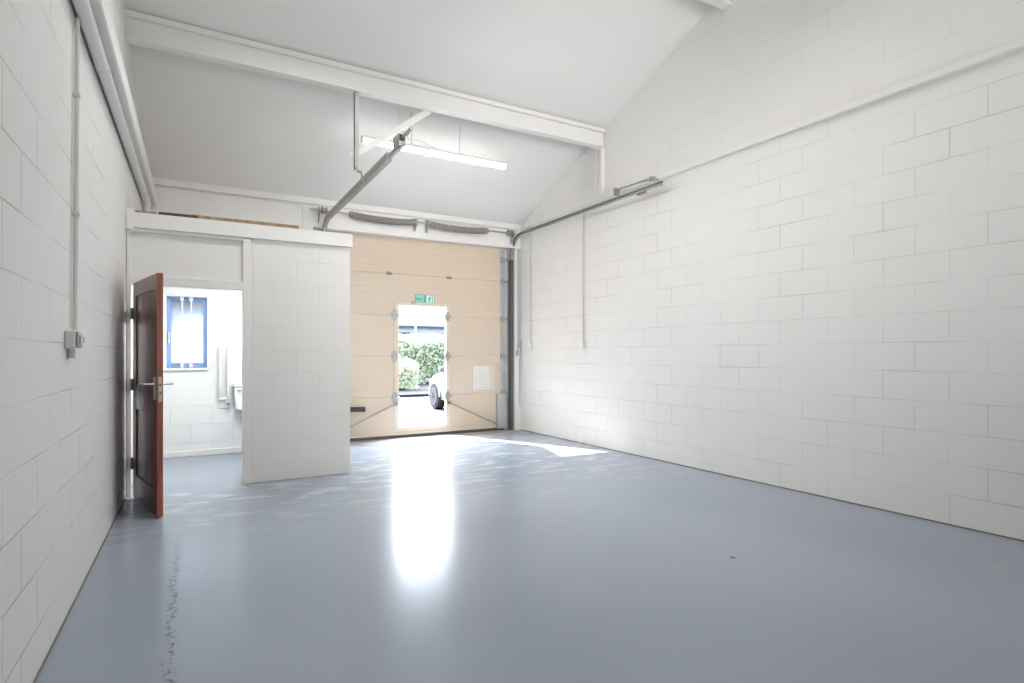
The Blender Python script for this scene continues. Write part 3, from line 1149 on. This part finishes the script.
# left-hand track, opening towards the door (+x)
TL = 1.60
tl = thing('door_track', (TL, 8.14, 0), 'grey steel door track hung below the beam above the toilet partition', 'door track', 'sectional door tracks')
b = MB()
sweep_yz(b, track_path(TL, 3.08, 8.14, 0.36, 5.12), [(a * 1.25, c * 1.25 - 0.02) for a, c in CH])
b.build('rail', M['galv'], tl)
b = MB()
b.box(TL - 0.012, TL + 0.018, 4.72, 5.40, 3.055, 3.095, bev=0.003)
b.build('rail_extension', M['galv'], tl)
b = MB()
b.box(TL - 0.03, TL - 0.024, 4.74, 4.90, 3.06, 3.165, bev=0.002)
b.box(TL + 0.024, TL + 0.03, 4.74, 4.90, 3.06, 3.165, bev=0.002)
b.box(TL - 0.03, TL + 0.03, 4.74, 4.75, 3.06, 3.10)
b.box(TL - 0.03, TL + 0.03, 4.74, 4.90, 3.155, 3.165, bev=0.002)
b.build('end_bracket', M['galv'], tl)
b = MB()
b.cyl((TL, 4.76, 3.125), (TL, 4.50, 3.13), 0.012, 10)
b.cyl((TL, 4.64, 3.127), (TL, 4.60, 3.128), 0.022, 6)
b.cyl((TL, 4.53, 3.13), (TL, 4.50, 3.13), 0.02, 6)
b.build('tension_bolt', M['spring'], tl)
b = MB()
b.box(TL - 0.028, TL + 0.029, 8.105, 8.175, 0.0, 2.70, bev=0.002)
b.build('jamb_angle', M['steel_dark'], tl)

# hanger of the left-hand track: grey upright and white diagonal
hg = thing('track_hanger', (1.51, 5.95, 3.17), 'grey angle hanging from the beam with a white diagonal brace', 'hanger')
b = MB()
b.box(1.49, 1.535, 5.93, 5.936, 3.17, 4.0, bev=0.001)
b.box(1.49, 1.496, 5.93, 5.975, 3.17, 4.0, bev=0.001)
b.build('upright', M['galv'], hg)
b = MB()
b.sweep([(1.47, 5.99, 3.32), (2.34, 5.99, 3.985)], [(-0.004, -0.032), (0.036, -0.032), (0.036, -0.026), (0.002, -0.026), (0.002, 0.032), (-0.004, 0.032)], side=(0, 1, 0))
b.build('brace', M['white_steel'], hg)
for x, z in ((1.505, 3.20), (1.515, 3.95)):
    b = MB()
    b.cyl((x, 5.915, z), (x, 5.95, z), 0.012, 6)
    b.build('bolt', M['galv'], hg)
b = MB()
b.box(1.525, 1.578, 5.936, 5.976, 3.16, 3.19, bev=0.002)
b.box(1.566, 1.578, 5.936, 5.976, 3.06, 3.16, bev=0.002)
b.build('track_clip', M['galv'], hg)

# ------------------------------------------------------------------ torsion spring shaft over the door
ts = thing('spring_shaft', (3.0, 7.97, 3.19), 'steel shaft with two sagging torsion springs over the beige door', 'spring shaft')
SY, SZ = 7.97, 3.205
b = MB()
b.cyl((1.40, SY, SZ), (4.60, SY, SZ), 0.0125, 12)
b.build('shaft', M['galv'], ts, smooth=True)


def spring(x0, x1, sag, turns, r, wire, m):
    pth = []
    n = int(turns * 12)
    for k in range(n + 1):
        f = k / n
        a = f * turns * 2 * PI
        x = x0 + (x1 - x0) * f
        dz = -sag * 4 * f * (1 - f) - 0.012
        pth.append((x, SY + r * math.cos(a), SZ + dz + r * math.sin(a)))
    m.tube(pth, wire, 5, side=(1, 0, 0))


b = MB()
spring(1.975, 2.90, 0.030, 50, 0.040, 0.009, b)
b.build('spring', M['spring'], ts, smooth=True)
b = MB()
spring(3.11, 4.05, 0.030, 20, 0.034, 0.021, b)
b.build('spring', M['spring'], ts, smooth=True)
b = MB()                                                            # winding cones
b.lathe([(0.020, 0), (0.042, 0.01), (0.046, 0.05), (0.030, 0.06)], (1.925, SY, SZ - 0.01), 'x', 18)
b.build('winding_cone', M['rust'], ts, smooth=True)
b = MB()
b.lathe([(0.020, 0), (0.042, 0.01), (0.044, 0.05), (0.030, 0.06)], (4.04, SY, SZ - 0.01), 'x', 18)
b.build('winding_cone', M['spring'], ts, smooth=True)
for x, s in ((2.905, 1), (3.095, -1)):                              # centre plates fixed to the lintel
    b = MB()
    b.lathe([(0.046, -0.012), (0.050, 0.0), (0.046, 0.012)], (x, SY, SZ - 0.005), 'x', 18)
    b.prism([(YB - 0.001, SZ - 0.12), (YB - 0.001, SZ + 0.06), (SY - 0.02, SZ + 0.045), (SY - 0.05, SZ), (SY - 0.02, SZ - 0.05), (YB - 0.02, SZ - 0.12)], 'x', x + s * 0.004 - 0.003, x + s * 0.004 + 0.003)
    b.box(x - 0.025, x + 0.025, YB - 0.009, YB - 0.001, SZ - 0.13, SZ + 0.06, bev=0.002)
    b.build('bearing_plate', M['galv'], ts)
for x in (4.46, 1.56):                                              # cable drums
    b = MB()
    b.lathe([(0.05, 0), (0.05, 0.008), (0.036, 0.012), (0.034, 0.05), (0.05, 0.056), (0.05, 0.066)], (x, SY, SZ), 'x', 22)
    b.build('cable_drum', M['spring'], ts, smooth=True)
    b = MB()
    xb = x + 0.09 if x > 3 else x - 0.03
    b.prism([(YB - 0.001, SZ - 0.16), (YB - 0.001, SZ + 0.05), (SY - 0.03, SZ + 0.04), (SY - 0.05, SZ - 0.02), (YB - 0.03, SZ - 0.16)], 'x', xb - 0.003, xb + 0.003)
    b.lathe([(0.028, -0.012), (0.028, 0.012)], (xb, SY, SZ), 'x', 16)
    b.build('bearing_plate', M['galv'], ts)
b = MB()
b.tube([(4.475, SY - 0.045, SZ), (4.475, SY - 0.02, SZ - 0.3), (4.480, 8.15, 2.7), (4.480, 8.15, 0.55)], 0.0025, 6)
b.build('lift_cable', M['galv'], D2)

# ------------------------------------------------------------------ LED batten hanging near the back
lb = thing('led_batten', (2.57, 6.3, 3.6), 'long white lit tube light hanging on wires behind the beam', 'light')
b = MB()
b.box(1.66, 3.49, 6.262, 6.338, 3.648, 3.675, bev=0.006)
b.build('housing', M['white_pvc'], lb)
b = MB()
b.cyl((1.675, 6.3, 3.628), (3.475, 6.3, 3.628), 0.027, 20)
b.build('diffuser', M['tube'], lb, smooth=True)
for x in (1.658, 3.474):
    b = MB()
    b.cyl((x, 6.3, 3.628), (x + 0.018, 6.3, 3.628), 0.029, 20)
    b.build('end_cap', M['white_pvc'], lb, smooth=True)
for x in (2.24, 2.85):
    b = MB()
    b.cyl((x, 6.3, 3.672), (x, 6.3, ceil_z(6.3) + 0.002), 0.003, 6)
    b.cyl((x, 6.3, 3.672), (x, 6.3, 3.70), 0.008, 8)
    b.build('suspension_wire', M['galv'], lb)
b = MB()
pth = []
for k in range(25):
    f = k / 24
    pth.append((2.235 + 0.33 * f, 6.3, 3.72 + 0.03 * math.sin(f * PI * 1.5 + 0.4) + (0.05 * (f - 0.5) if f > 0.7 else 0)))
pth = [(2.09, 6.3, 3.90), (2.12, 6.3, 3.84), (2.19, 6.3, 3.75)] + pth[:-4] + [(2.56, 6.3, 3.70), (2.58, 6.3, 3.674)]
b.tube(pth, 0.006, 6)
b.cyl((2.09, 6.3, 3.90), (2.09, 6.3, ceil_z(6.3) + 0.002), 0.004, 6)
b.build('power_cable', M['grey_pvc'], lb, smooth=True)

# ------------------------------------------------------------------ conduits and switch boxes
def clip(m, x, y, z, r, axis='x'):
    m.lathe([(r * 1.5, -0.008), (r * 1.5, 0.008)], (x, y, z), 'z', 12)


cl = thing('switch_conduit', (XL + 0.02, 3.50, 1.27), 'white conduit dropping to a grey switch box on the left wall', 'conduit')
b = MB()
b.cyl((XL + 0.018, 3.50, 1.36), (XL + 0.018, 3.57, 2.945), 0.0105, 12)
b.build('pipe', M['grey_pvc'], cl, smooth=True)
for z in (1.95, 2.55):
    b = MB()
    b.box(XL, XL + 0.034, 3.485 + (z - 1.36) * 0.043, 3.515 + (z - 1.36) * 0.043, z - 0.01, z + 0.01, bev=0.003)
    b.build('pipe_clip', M['grey_pvc'], cl)
b = MB()
b.box(XL, XL + 0.042, 3.34, 3.52, 1.278, 1.362, bev=0.006)
b.cyl((XL + 0.018, 3.42, 1.23), (XL + 0.018, 3.42, 1.275), 0.016, 10)
b.build('switch_box', M['grey_pvc'], cl)
b = MB()
b.box(XL + 0.045, XL + 0.056, 3.435, 3.515, 1.282, 1.358, bev=0.004)
b.box(XL + 0.056, XL + 0.062, 3.46, 3.49, 1.305, 1.335, bev=0.003)
b.build('switch_plate', M['white_pvc'], cl)
b = MB()
b.box(XL + 0.045, XL + 0.054, 3.345, 3.425, 1.282, 1.358, bev=0.004)
b.box(XL + 0.054, XL + 0.060, 3.365, 3.405, 1.30, 1.34, bev=0.003)
b.build('switch_plate', M['galv_light'], cl)

lp = thing('pipe_run', (XL + 0.045, 2.6, 2.95), 'fat white pipe running under the left wall ledge', 'pipe')
b = MB()
b.tube([(XLf(y) + 0.0435, y, z) for y, z in ((YF + 0.3, 2.985), (7.0, 2.985), (7.55, 2.985), (7.62, 2.97), (7.66, 2.92), (7.67, 2.84), (7.67, 2.502))], 0.036, 16, side=(1, 0, 0))
b.build('pipe', M['white_pvc'], lp, smooth=True)
for y in (1.0, 2.6, 4.2, 5.8, 7.2):
    b = MB()
    b.lathe([(0.040, -0.015), (0.040, 0.015)], (XLf(y) + 0.0435, y, 2.985), 'y', 18)
    b.build('pipe_clip', M['white_pvc'], lp, smooth=True)


def drop(x, y, z0, z1, label, name='conduit_drop'):
    t_ = thing(name, (x, y, z0), label, 'conduit', 'conduit drops on the right wall')
    m = MB()
    m.cyl((x - 0.014, y, z0 + 0.04), (x - 0.014, y, z1), 0.0105, 10)
    m.build('pipe', M['pipe_grey'], t_, smooth=True)
    m = MB()
    m.box(x - 0.045, x, y - 0.043, y + 0.043, z0 - 0.045, z0 + 0.043, bev=0.006)
    m.build('socket_box', M['pipe_grey'], t_)
    m = MB()
    m.box(x - 0.055, x - 0.045, y - 0.043, y + 0.043, z0 - 0.045, z0 + 0.043, bev=0.004)
    m.box(x - 0.060, x - 0.055, y - 0.015, y + 0.015, z0 - 0.02, z0 + 0.02, bev=0.002)
    m.build('face_plate', M['white_pvc'], t_)
    return t_


drop(XR(7.72), 7.72, 1.39, 3.31, 'thin grey conduit ending at a small box, nearest the big door corner')
drop(XR(6.35), 6.35, 1.375, 3.31, 'thin grey conduit ending at a switch box, below the middle of the track')
# corner conduit on the white pier
cc = thing('corner_conduit', (4.70, YB, 0.35), 'two thin pipes with small boxes on the white pier beside the door track', 'conduit')
b = MB()
b.cyl((4.690, YB - 0.0, 1.30), (4.690, YB - 0.0, 2.98), 0.0125, 10)
b.cyl((4.722, YB - 0.0, 0.40), (4.722, YB - 0.0, 2.98), 0.0095, 10)
b.build('pipe', M['pipe_grey'], cc, smooth=True)
b = MB()
b.box(4.665, 4.705, YB - 0.05, YB + 0.02, 1.22, 1.31, bev=0.004)
b.build('junction_box', M['galv_light'], cc)
b = MB()
b.box(4.702, 4.742, YB - 0.045, YB + 0.02, 1.36, 1.46, bev=0.004)
b.build('junction_box', M['galv_light'], cc)
# cable along the lintel
b = MB()
zc = EAVE - 0.09
pth = [(XL + 0.06, YB - 0.009, zc + 0.005)] + [(-0.3 + 0.2 * k, YB - 0.009, zc + 0.006 * math.sin(k * 1.7)) for k in range(8)] + [(1.30, YB - 0.009, zc - 0.01), (1.325, YB - 0.009, zc - 0.05), (1.33, YB - 0.009, 3.1), (1.33, YB - 0.009, 2.70), (1.33, YB - 0.009, 2.502)]
b.tube(pth, 0.0065, 6)
tag(b.build('cable', M['grey_pvc'], smooth=True), 'thin cable along the eaves dropping to the toilet roof', 'cable', 'cables under the eaves')
b = MB()
pth = [(2.95 + 0.19 * k, YB - 0.008, zc + 0.010 * math.sin(k * 1.1)) for k in range(10)]
b.tube(pth, 0.0065, 6)
tag(b.build('cable', M['grey_pvc'], smooth=True), 'loose grey cable under the eaves above the right spring', 'cable', 'cables under the eaves')

# timber lying on the toilet roof
b = MB()
b.box(0.02, 0.95, -0.018, 0.018, 0.0, 0.034, bev=0.003)
o = b.build('timber_strip', M['pine'], loc=(0, 0, 0))
o.location = (0, 6.0, 2.5005)
o.rotation_euler = (0, 0, R(-0.6))
tag(o, 'long bare timber strip lying on the toilet roof', 'timber')
b = MB()
b.prism([(-0.24, 5.985), (0.0, 5.975), (0.10, 5.985), (0.09, 6.04), (-0.1, 6.045), (-0.25, 6.03)], 'z', 2.5005, 2.528, bev=0.002)
tag(b.build('wood_offcut', M['dark_wood']), 'dark flat wood offcut lying on the toilet roof', 'wood offcut', 'offcuts on the toilet roof')
b = MB()
b.prism([(-0.42, 5.98), (-0.26, 5.98), (-0.27, 6.05), (-0.42, 6.05)], 'z', 2.5005, 2.518, bev=0.002)
tag(b.build('wood_offcut', M['pine']), 'brown wood offcut on the toilet roof beside the left wall', 'wood offcut', 'offcuts on the toilet roof')

# ------------------------------------------------------------------ toilet fittings
gr = thing('grab_rail', (0.37, TB, 0.55), 'white folding grab rail raised against the toilet wall', 'grab rail')
b = MB()
b.box(0.30, 0.44, TB - 0.012, TB, 0.57, 0.80, bev=0.004)
b.build('wall_plate', M['white_pvc'], gr)
b = MB()
zt = 1.35
p1 = [(0.325, TB - 0.05, 0.70), (0.325, TB - 0.05, zt - 0.02), (0.325, TB - 0.065, zt), (0.325, TB - 0.09, zt + 0.005), (0.325, TB - 0.115, zt - 0.02), (0.325, TB - 0.12, 0.80)]
b.tube(p1, 0.0165, 12)
b.build('rail', M['white_pvc'], gr, smooth=True)
b = MB()
p1 = [(0.415, TB - 0.05, 0.66), (0.415, TB - 0.05, zt - 0.02), (0.415, TB - 0.065, zt), (0.415, TB - 0.09, zt + 0.005), (0.415, TB - 0.115, zt - 0.02), (0.415, TB - 0.12, 0.72)]
b.tube(p1, 0.0165, 12)
b.build('rail', M['white_pvc'], gr, smooth=True)
b = MB()
b.cyl((0.31, TB - 0.05, 0.69), (0.44, TB - 0.05, 0.69), 0.02, 12)
b.box(0.39, 0.435, TB - 0.075, TB - 0.012, 0.60, 0.69, bev=0.006)
b.build('pivot', M['white_pvc'], gr, smooth=True)
b = MB()
b.box(0.402, 0.428, TB - 0.08, TB - 0.074, 0.615, 0.64, bev=0.002)
b.build('lock_button', M['steel_dark'], gr)

tt = thing('toilet', (0.73, 7.7, 0), 'white ceramic toilet half hidden behind the partition', 'toilet')
b = MB()
b.prism([(0.49, 0.56), (0.56, 0.54), (0.90, 0.54), (0.97, 0.56), (0.985, 0.84), (0.475, 0.84)], 'y', TB - 0.19, TB - 0.01, bev=0.02)
b.build('cistern', M['ceramic'], tt, smooth=True)
b = MB()
b.box(0.465, 0.995, TB - 0.20, TB - 0.005, 0.84, 0.875, bev=0.01)
b.build('cistern_lid', M['ceramic'], tt, smooth=True)
b = MB()
rings = [(0.11, 0.0, 0.0), (0.12, 0.02, 0.0), (0.10, 0.15, 0.0), (0.16, 0.30, -0.02), (0.185, 0.38, -0.03), (0.185, 0.40, -0.03), (0.14, 0.40, -0.03), (0.10, 0.25, -0.02)]
vr = []
for r, z, dy in rings:
    vr.append([b.bm.verts.new((0.73 + r * math.cos(2 * PI * k / 28), 7.52 + dy + 1.32 * r * math.sin(2 * PI * k / 28), z)) for k in range(28)])
for i in range(len(vr) - 1):
    for k in range(28):
        b.bm.faces.new((vr[i][k], vr[i][(k + 1) % 28], vr[i + 1][(k + 1) % 28], vr[i + 1][k]))
b.bm.faces.new(vr[0][::-1])
b.bm.faces.new(vr[-1])
b.build('pan', M['ceramic'], tt, smooth=True)
b = MB()
b.box(0.62, 0.84, TB - 0.27, TB - 0.06, 0.25, 0.545, bev=0.02)
b.build('pan_neck', M['ceramic'], tt, smooth=True)
b = MB()
vo = [[b.bm.verts.new((0.73 + r * math.cos(2 * PI * k / 28), 7.49 + 1.32 * r * math.sin(2 * PI * k / 28), z)) for k in range(28)] for r, z in ((0.19, 0.402), (0.19, 0.425), (0.12, 0.425), (0.12, 0.402))]
for i in range(4):
    for k in range(28):
        b.bm.faces.new((vo[i][k], vo[i][(k + 1) % 28], vo[(i + 1) % 4][(k + 1) % 28], vo[(i + 1) % 4][k]))
b.build('seat', M['white_pvc'], tt, smooth=True)
b = MB()
b.cyl((0.52, TB - 0.195, 0.80), (0.52, TB - 0.215, 0.80), 0.012, 12)
b.box(0.515, 0.60, TB - 0.22, TB - 0.212, 0.792, 0.808, bev=0.003)
b.build('flush_lever', M['chrome'], tt)

# ------------------------------------------------------------------ outside
G = -0.10
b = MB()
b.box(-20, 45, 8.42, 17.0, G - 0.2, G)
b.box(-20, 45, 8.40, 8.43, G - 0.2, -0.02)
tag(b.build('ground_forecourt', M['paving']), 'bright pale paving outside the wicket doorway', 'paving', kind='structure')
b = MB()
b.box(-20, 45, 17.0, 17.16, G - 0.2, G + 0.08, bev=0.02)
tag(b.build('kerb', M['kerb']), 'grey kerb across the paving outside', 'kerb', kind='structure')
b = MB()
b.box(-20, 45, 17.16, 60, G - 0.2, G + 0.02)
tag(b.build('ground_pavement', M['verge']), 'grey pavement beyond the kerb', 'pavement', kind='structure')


def hedge(name, x0, x1, y0, y1, h, round_, nleaf, size, mleaf, label, rs):
    rnd = random.Random(rs)
    t_ = thing(name, ((x0 + x1) / 2, (y0 + y1) / 2, G), label, 'hedge')
    m = MB()
    m.box(x0 + 0.12, x1 - 0.12, y0 + 0.12, y1 - 0.12, G + 0.15, G + h - 0.15, bev=round_ * 0.8, seg=3)
    for k in range(int((x1 - x0) / 0.5)):
        xx = x0 + 0.3 + k * 0.5
        m.cyl((xx, (y0 + y1) / 2, G), (xx + rnd.uniform(-.1, .1), (y0 + y1) / 2, G + 0.4), 0.03, 6)
    m.build('branches', M['hedge_core'], t_)
    m = MB()
    for _ in range(nleaf):
        face = rnd.random()
        x = rnd.uniform(x0, x1)
        z = rnd.uniform(0.05, h)
        y = y0
        if face < 0.62:
            y = y0 + rnd.uniform(-0.05, 0.12)
        elif face < 0.85:
            y = rnd.uniform(y0, y1)
            z = h + rnd.uniform(-0.12, 0.06)
        elif face < 0.93:
            x = x0 + rnd.uniform(-0.05, 0.1)
            y = rnd.uniform(y0, y1)
        else:
            x = x1 + rnd.uniform(-0.1, 0.05)
            y = rnd.uniform(y0, y1)
        # rounded shoulders and lumps
        d = max(0, z - (h - round_)) / max(round_, .01)
        if y < y0 + 0.2:
            y += round_ * 0.5 * d * d
        lump = 0.12 * math.sin(x * 2.3 + rs) * math.sin(z * 3.1 + x) + 0.06 * math.sin(x * 6.1)
        y += lump
        z = max(0.03, z + 0.08 * math.sin(x * 3.3 + y * 2.0 + rs))
        c = Vector((x, y, G + z))
        u = Vector((rnd.gauss(0, 1), rnd.gauss(0, 1), rnd.gauss(0, 1))).normalized()
        v = u.orthogonal().normalized()
        v.rotate(Matrix.Rotation(rnd.uniform(0, 2 * PI), 3, u))
        w_ = u.cross(v)
        s = size * rnd.uniform(0.6, 1.3)
        q = [m.bm.verts.new(c + v * s), m.bm.verts.new(c + w_ * s * 0.5), m.bm.verts.new(c - v * s), m.bm.verts.new(c - w_ * s * 0.5)]
        m.bm.faces.new(q)
    m.build('foliage', mleaf, t_)
    return t_


hedge('hedge', 5.0, 14.0, 24.0, 25.6, 2.15, 0.4, 9000, 0.10, M['hedge'], 'tall loose green hedge seen through the wicket doorway', 3)
hedge('box_hedge', 4.6, 7.45, 20.2, 21.6, 1.10, 0.25, 5200, 0.055, M['hedge2'], 'low clipped pale green hedge in front of the tall one', 9)

# building behind the hedge
hb = thing('building', (14, 36, G), 'low building with a pale tiled roof and blue grey fascia behind the hedge', 'building')
b = MB()
b.box(2, 26, 33.5, 40, G, 2.75)
b.build('wall', M['brick_out'], hb)
b = MB()
b.box(1.6, 26.4, 32.85, 33.0, 2.55, 2.86, bev=0.01)
b.box(1.6, 26.4, 32.98, 33.5, 2.55, 2.60)
b.build('fascia', M['fascia_blue'], hb)
b = MB()
b.prism([(32.7, 2.84), (37.0, 6.0), (41.3, 2.84), (41.3, 2.96), (37.0, 6.14), (32.7, 2.96)], 'x', 1.5, 26.5)
b.build('roof', M['roof_tile'], hb, uvf=lambda p, n: (p.x, (p.y - 32.7) * 1.24))
for x in (6.0, 10.6, 12.4, 15.5, 19):
    b = MB()
    b.box(x, x + 1.3, 33.46, 33.56, 1.2, 2.4, bev=0.01)
    wn = b.build('window', M['white_pvc'], hb)
    b = MB()
    b.box(x + 0.08, x + 0.62, 33.44, 33.47, 1.28, 2.32)
    b.box(x + 0.68, x + 1.22, 33.44, 33.47, 1.28, 2.32)
    b.build('pane', M['car_glass'], wn)
b = MB()
b.lathe([(0.07, 0), (0.055, 0.3), (0.04, 5.6)], (10.55, 29.0, G), 'z', 12)
b.tube([(10.55, 29.0, G + 5.55), (10.5, 28.9, G + 5.8), (10.2, 28.5, G + 5.9)], 0.035, 8)
b.box(10.0, 10.3, 28.1, 28.5, G + 5.86, G + 5.95, bev=0.02)
tag(b.build('lamp_post', M['white_steel']), 'slim white lamp post rising behind the hedge', 'lamp post')

# parked car: left side towards the doorway, bonnet away from the building
CX, CY = 6.05, 11.65                       # centre of the car; it runs along +y
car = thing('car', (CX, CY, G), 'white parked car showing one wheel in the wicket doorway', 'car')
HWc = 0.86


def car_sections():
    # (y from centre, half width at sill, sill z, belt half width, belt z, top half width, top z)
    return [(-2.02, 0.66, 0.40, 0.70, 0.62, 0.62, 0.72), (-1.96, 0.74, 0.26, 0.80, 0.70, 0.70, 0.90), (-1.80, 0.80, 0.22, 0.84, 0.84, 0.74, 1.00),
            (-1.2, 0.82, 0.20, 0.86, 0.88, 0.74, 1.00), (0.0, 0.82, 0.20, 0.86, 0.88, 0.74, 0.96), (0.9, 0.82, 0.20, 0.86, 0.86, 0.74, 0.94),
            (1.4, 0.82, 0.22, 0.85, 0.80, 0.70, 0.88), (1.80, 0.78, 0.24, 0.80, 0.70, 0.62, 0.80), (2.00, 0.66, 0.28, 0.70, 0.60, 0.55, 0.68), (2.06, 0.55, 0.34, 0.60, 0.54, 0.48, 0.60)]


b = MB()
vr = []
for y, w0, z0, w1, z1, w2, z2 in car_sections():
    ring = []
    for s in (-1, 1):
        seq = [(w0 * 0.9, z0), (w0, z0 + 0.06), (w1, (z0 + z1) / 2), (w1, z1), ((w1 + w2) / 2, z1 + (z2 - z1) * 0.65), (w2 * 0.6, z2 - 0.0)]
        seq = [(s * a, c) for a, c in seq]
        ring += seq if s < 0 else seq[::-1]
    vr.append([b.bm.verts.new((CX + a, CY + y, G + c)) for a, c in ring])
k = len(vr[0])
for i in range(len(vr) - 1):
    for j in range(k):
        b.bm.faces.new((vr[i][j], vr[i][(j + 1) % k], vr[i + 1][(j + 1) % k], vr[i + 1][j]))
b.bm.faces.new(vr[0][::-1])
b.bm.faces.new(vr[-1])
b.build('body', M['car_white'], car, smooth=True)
# cabin: glasshouse and roof
gh = [(-1.86, 0.70, 0.98), (-1.50, 0.60, 1.40), (-0.70, 0.61, 1.46), (0.05, 0.59, 1.42), (0.95, 0.70, 0.93)]
b = MB()
base = [(-1.88, 0.74), (-1.2, 0.765), (0.1, 0.765), (1.0, 0.72)]
pr_ = [(-1.86, 0.97), (-1.50, 1.39), (-0.70, 1.45), (0.05, 1.41), (0.95, 0.93)]


def cabin(m, inset, prof, shrink):
    A = [m.bm.verts.new((CX - (0.755 - (z - 0.93) * 0.30) + inset, CY + y, G + z)) for y, z in prof]
    B = [m.bm.verts.new((CX + (0.755 - (z - 0.93) * 0.30) - inset, CY + y, G + z)) for y, z in prof]
    n = len(prof)
    m.bm.faces.new(A)
    m.bm.faces.new(B[::-1])
    for i in range(n):
        m.bm.faces.new((A[i], B[i], B[(i + 1) % n], A[(i + 1) % n]))


cabin(b, 0.0, pr_ + [(0.95, 0.88), (-1.86, 0.90)], 0)
b.build('glasshouse', M['car_glass'], car)
b = MB()
for s in (-1, 1):
    for (ya, za), (yb, zb) in (((-1.86, 0.96), (-1.50, 1.40)), ((-1.50, 1.40), (-0.70, 1.46)), ((-0.70, 1.46), (0.05, 1.42)), ((0.05, 1.42), (0.97, 0.93)), ((-0.55, 0.9), (-0.55, 1.45))):
        f = lambda z: 0.76 - (z - 0.93) * 0.30
        b.cyl((CX + s * f(za), CY + ya, G + za), (CX + s * f(zb), CY + yb, G + zb), 0.035, 8)
b.prism([(-1.52, 1.395), (-0.70, 1.455), (0.06, 1.415), (0.06, 1.435), (-0.70, 1.48), (-1.52, 1.42)], 'x', 0, 1.24)
bmesh.ops.translate(b.bm, verts=[v for v in b.bm.verts if v.co.x < 2 and v.co.y < 3], vec=(CX - 0.62, CY, G))
b.build('roof', M['car_white'], car)
for s in (-1, 1):
    b = MB()
    b.box(CX + s * 0.80, CX + s * 1.0, CY + 0.62, CY + 0.74, G + 0.93, G + 1.06, bev=0.03, seg=2)
    b.build('mirror', M['car_white'], car, smooth=True)
    b = MB()
    b.box(CX + s * 0.42, CX + s * 0.72, CY + 1.80, CY + 1.99, G + 0.60, G + 0.72, bev=0.03, seg=2)
    b.build('headlamp', M['lens'], car, smooth=True)
    b = MB()
    b.box(CX + s * 0.55, CX + s * 0.76, CY - 2.0, CY - 1.85, G + 0.66, G + 0.80, bev=0.03, seg=2)
    b.build('tail_lamp', M['red_lens'], car, smooth=True)
    for y in (-1.25, 1.32):
        xo = CX + s * 0.87
        b = MB()
        b.lathe([(0.20, 0.0), (0.30, 0.0), (0.325, 0.03), (0.325, 0.17), (0.30, 0.20), (0.20, 0.20)], (xo - (0.2 if s > 0 else 0.0), CY + y, G + 0.325), 'x', 32)
        wh = b.build('wheel', M['tyre'], car, smooth=True)
        b = MB()
        xf = xo + s * 0.004
        b.lathe([(0.225, -0.012), (0.225, 0.0), (0.20, 0.004), (0.06, 0.012)], (xf if s > 0 else xf, CY + y, G + 0.325), 'x', 32)
        b.build('rim', M['alloy'], wh, smooth=True)
        b = MB()
        star = []
        for q in range(20):
            rr = (0.055, 0.07, 0.185, 0.07)[q % 4]
            aa = q * 2 * PI / 20 + 0.3
            star.append((CY + y + rr * math.cos(aa), G + 0.325 + rr * math.sin(aa)))
        b.prism(star, 'x', min(xf + s * 0.008, xf + s * 0.016), max(xf + s * 0.008, xf + s * 0.016))
        b.build('rim_recess', M['tyre'], wh)
        b = MB()
        pr2 = []
        for q in range(13):
            a = PI * q / 12
            pr2.append((CY + y + 0.375 * math.cos(a), G + 0.325 + 0.375 * math.sin(a)))
        b.prism(pr2, 'x', CX + s * 0.80, CX + s * 0.866)
        b.build('wheel_arch', M['rubber'], car)

# drop the helper property used while building
for o in bpy.data.objects:
    if '_w' in o:
        del o['_w']
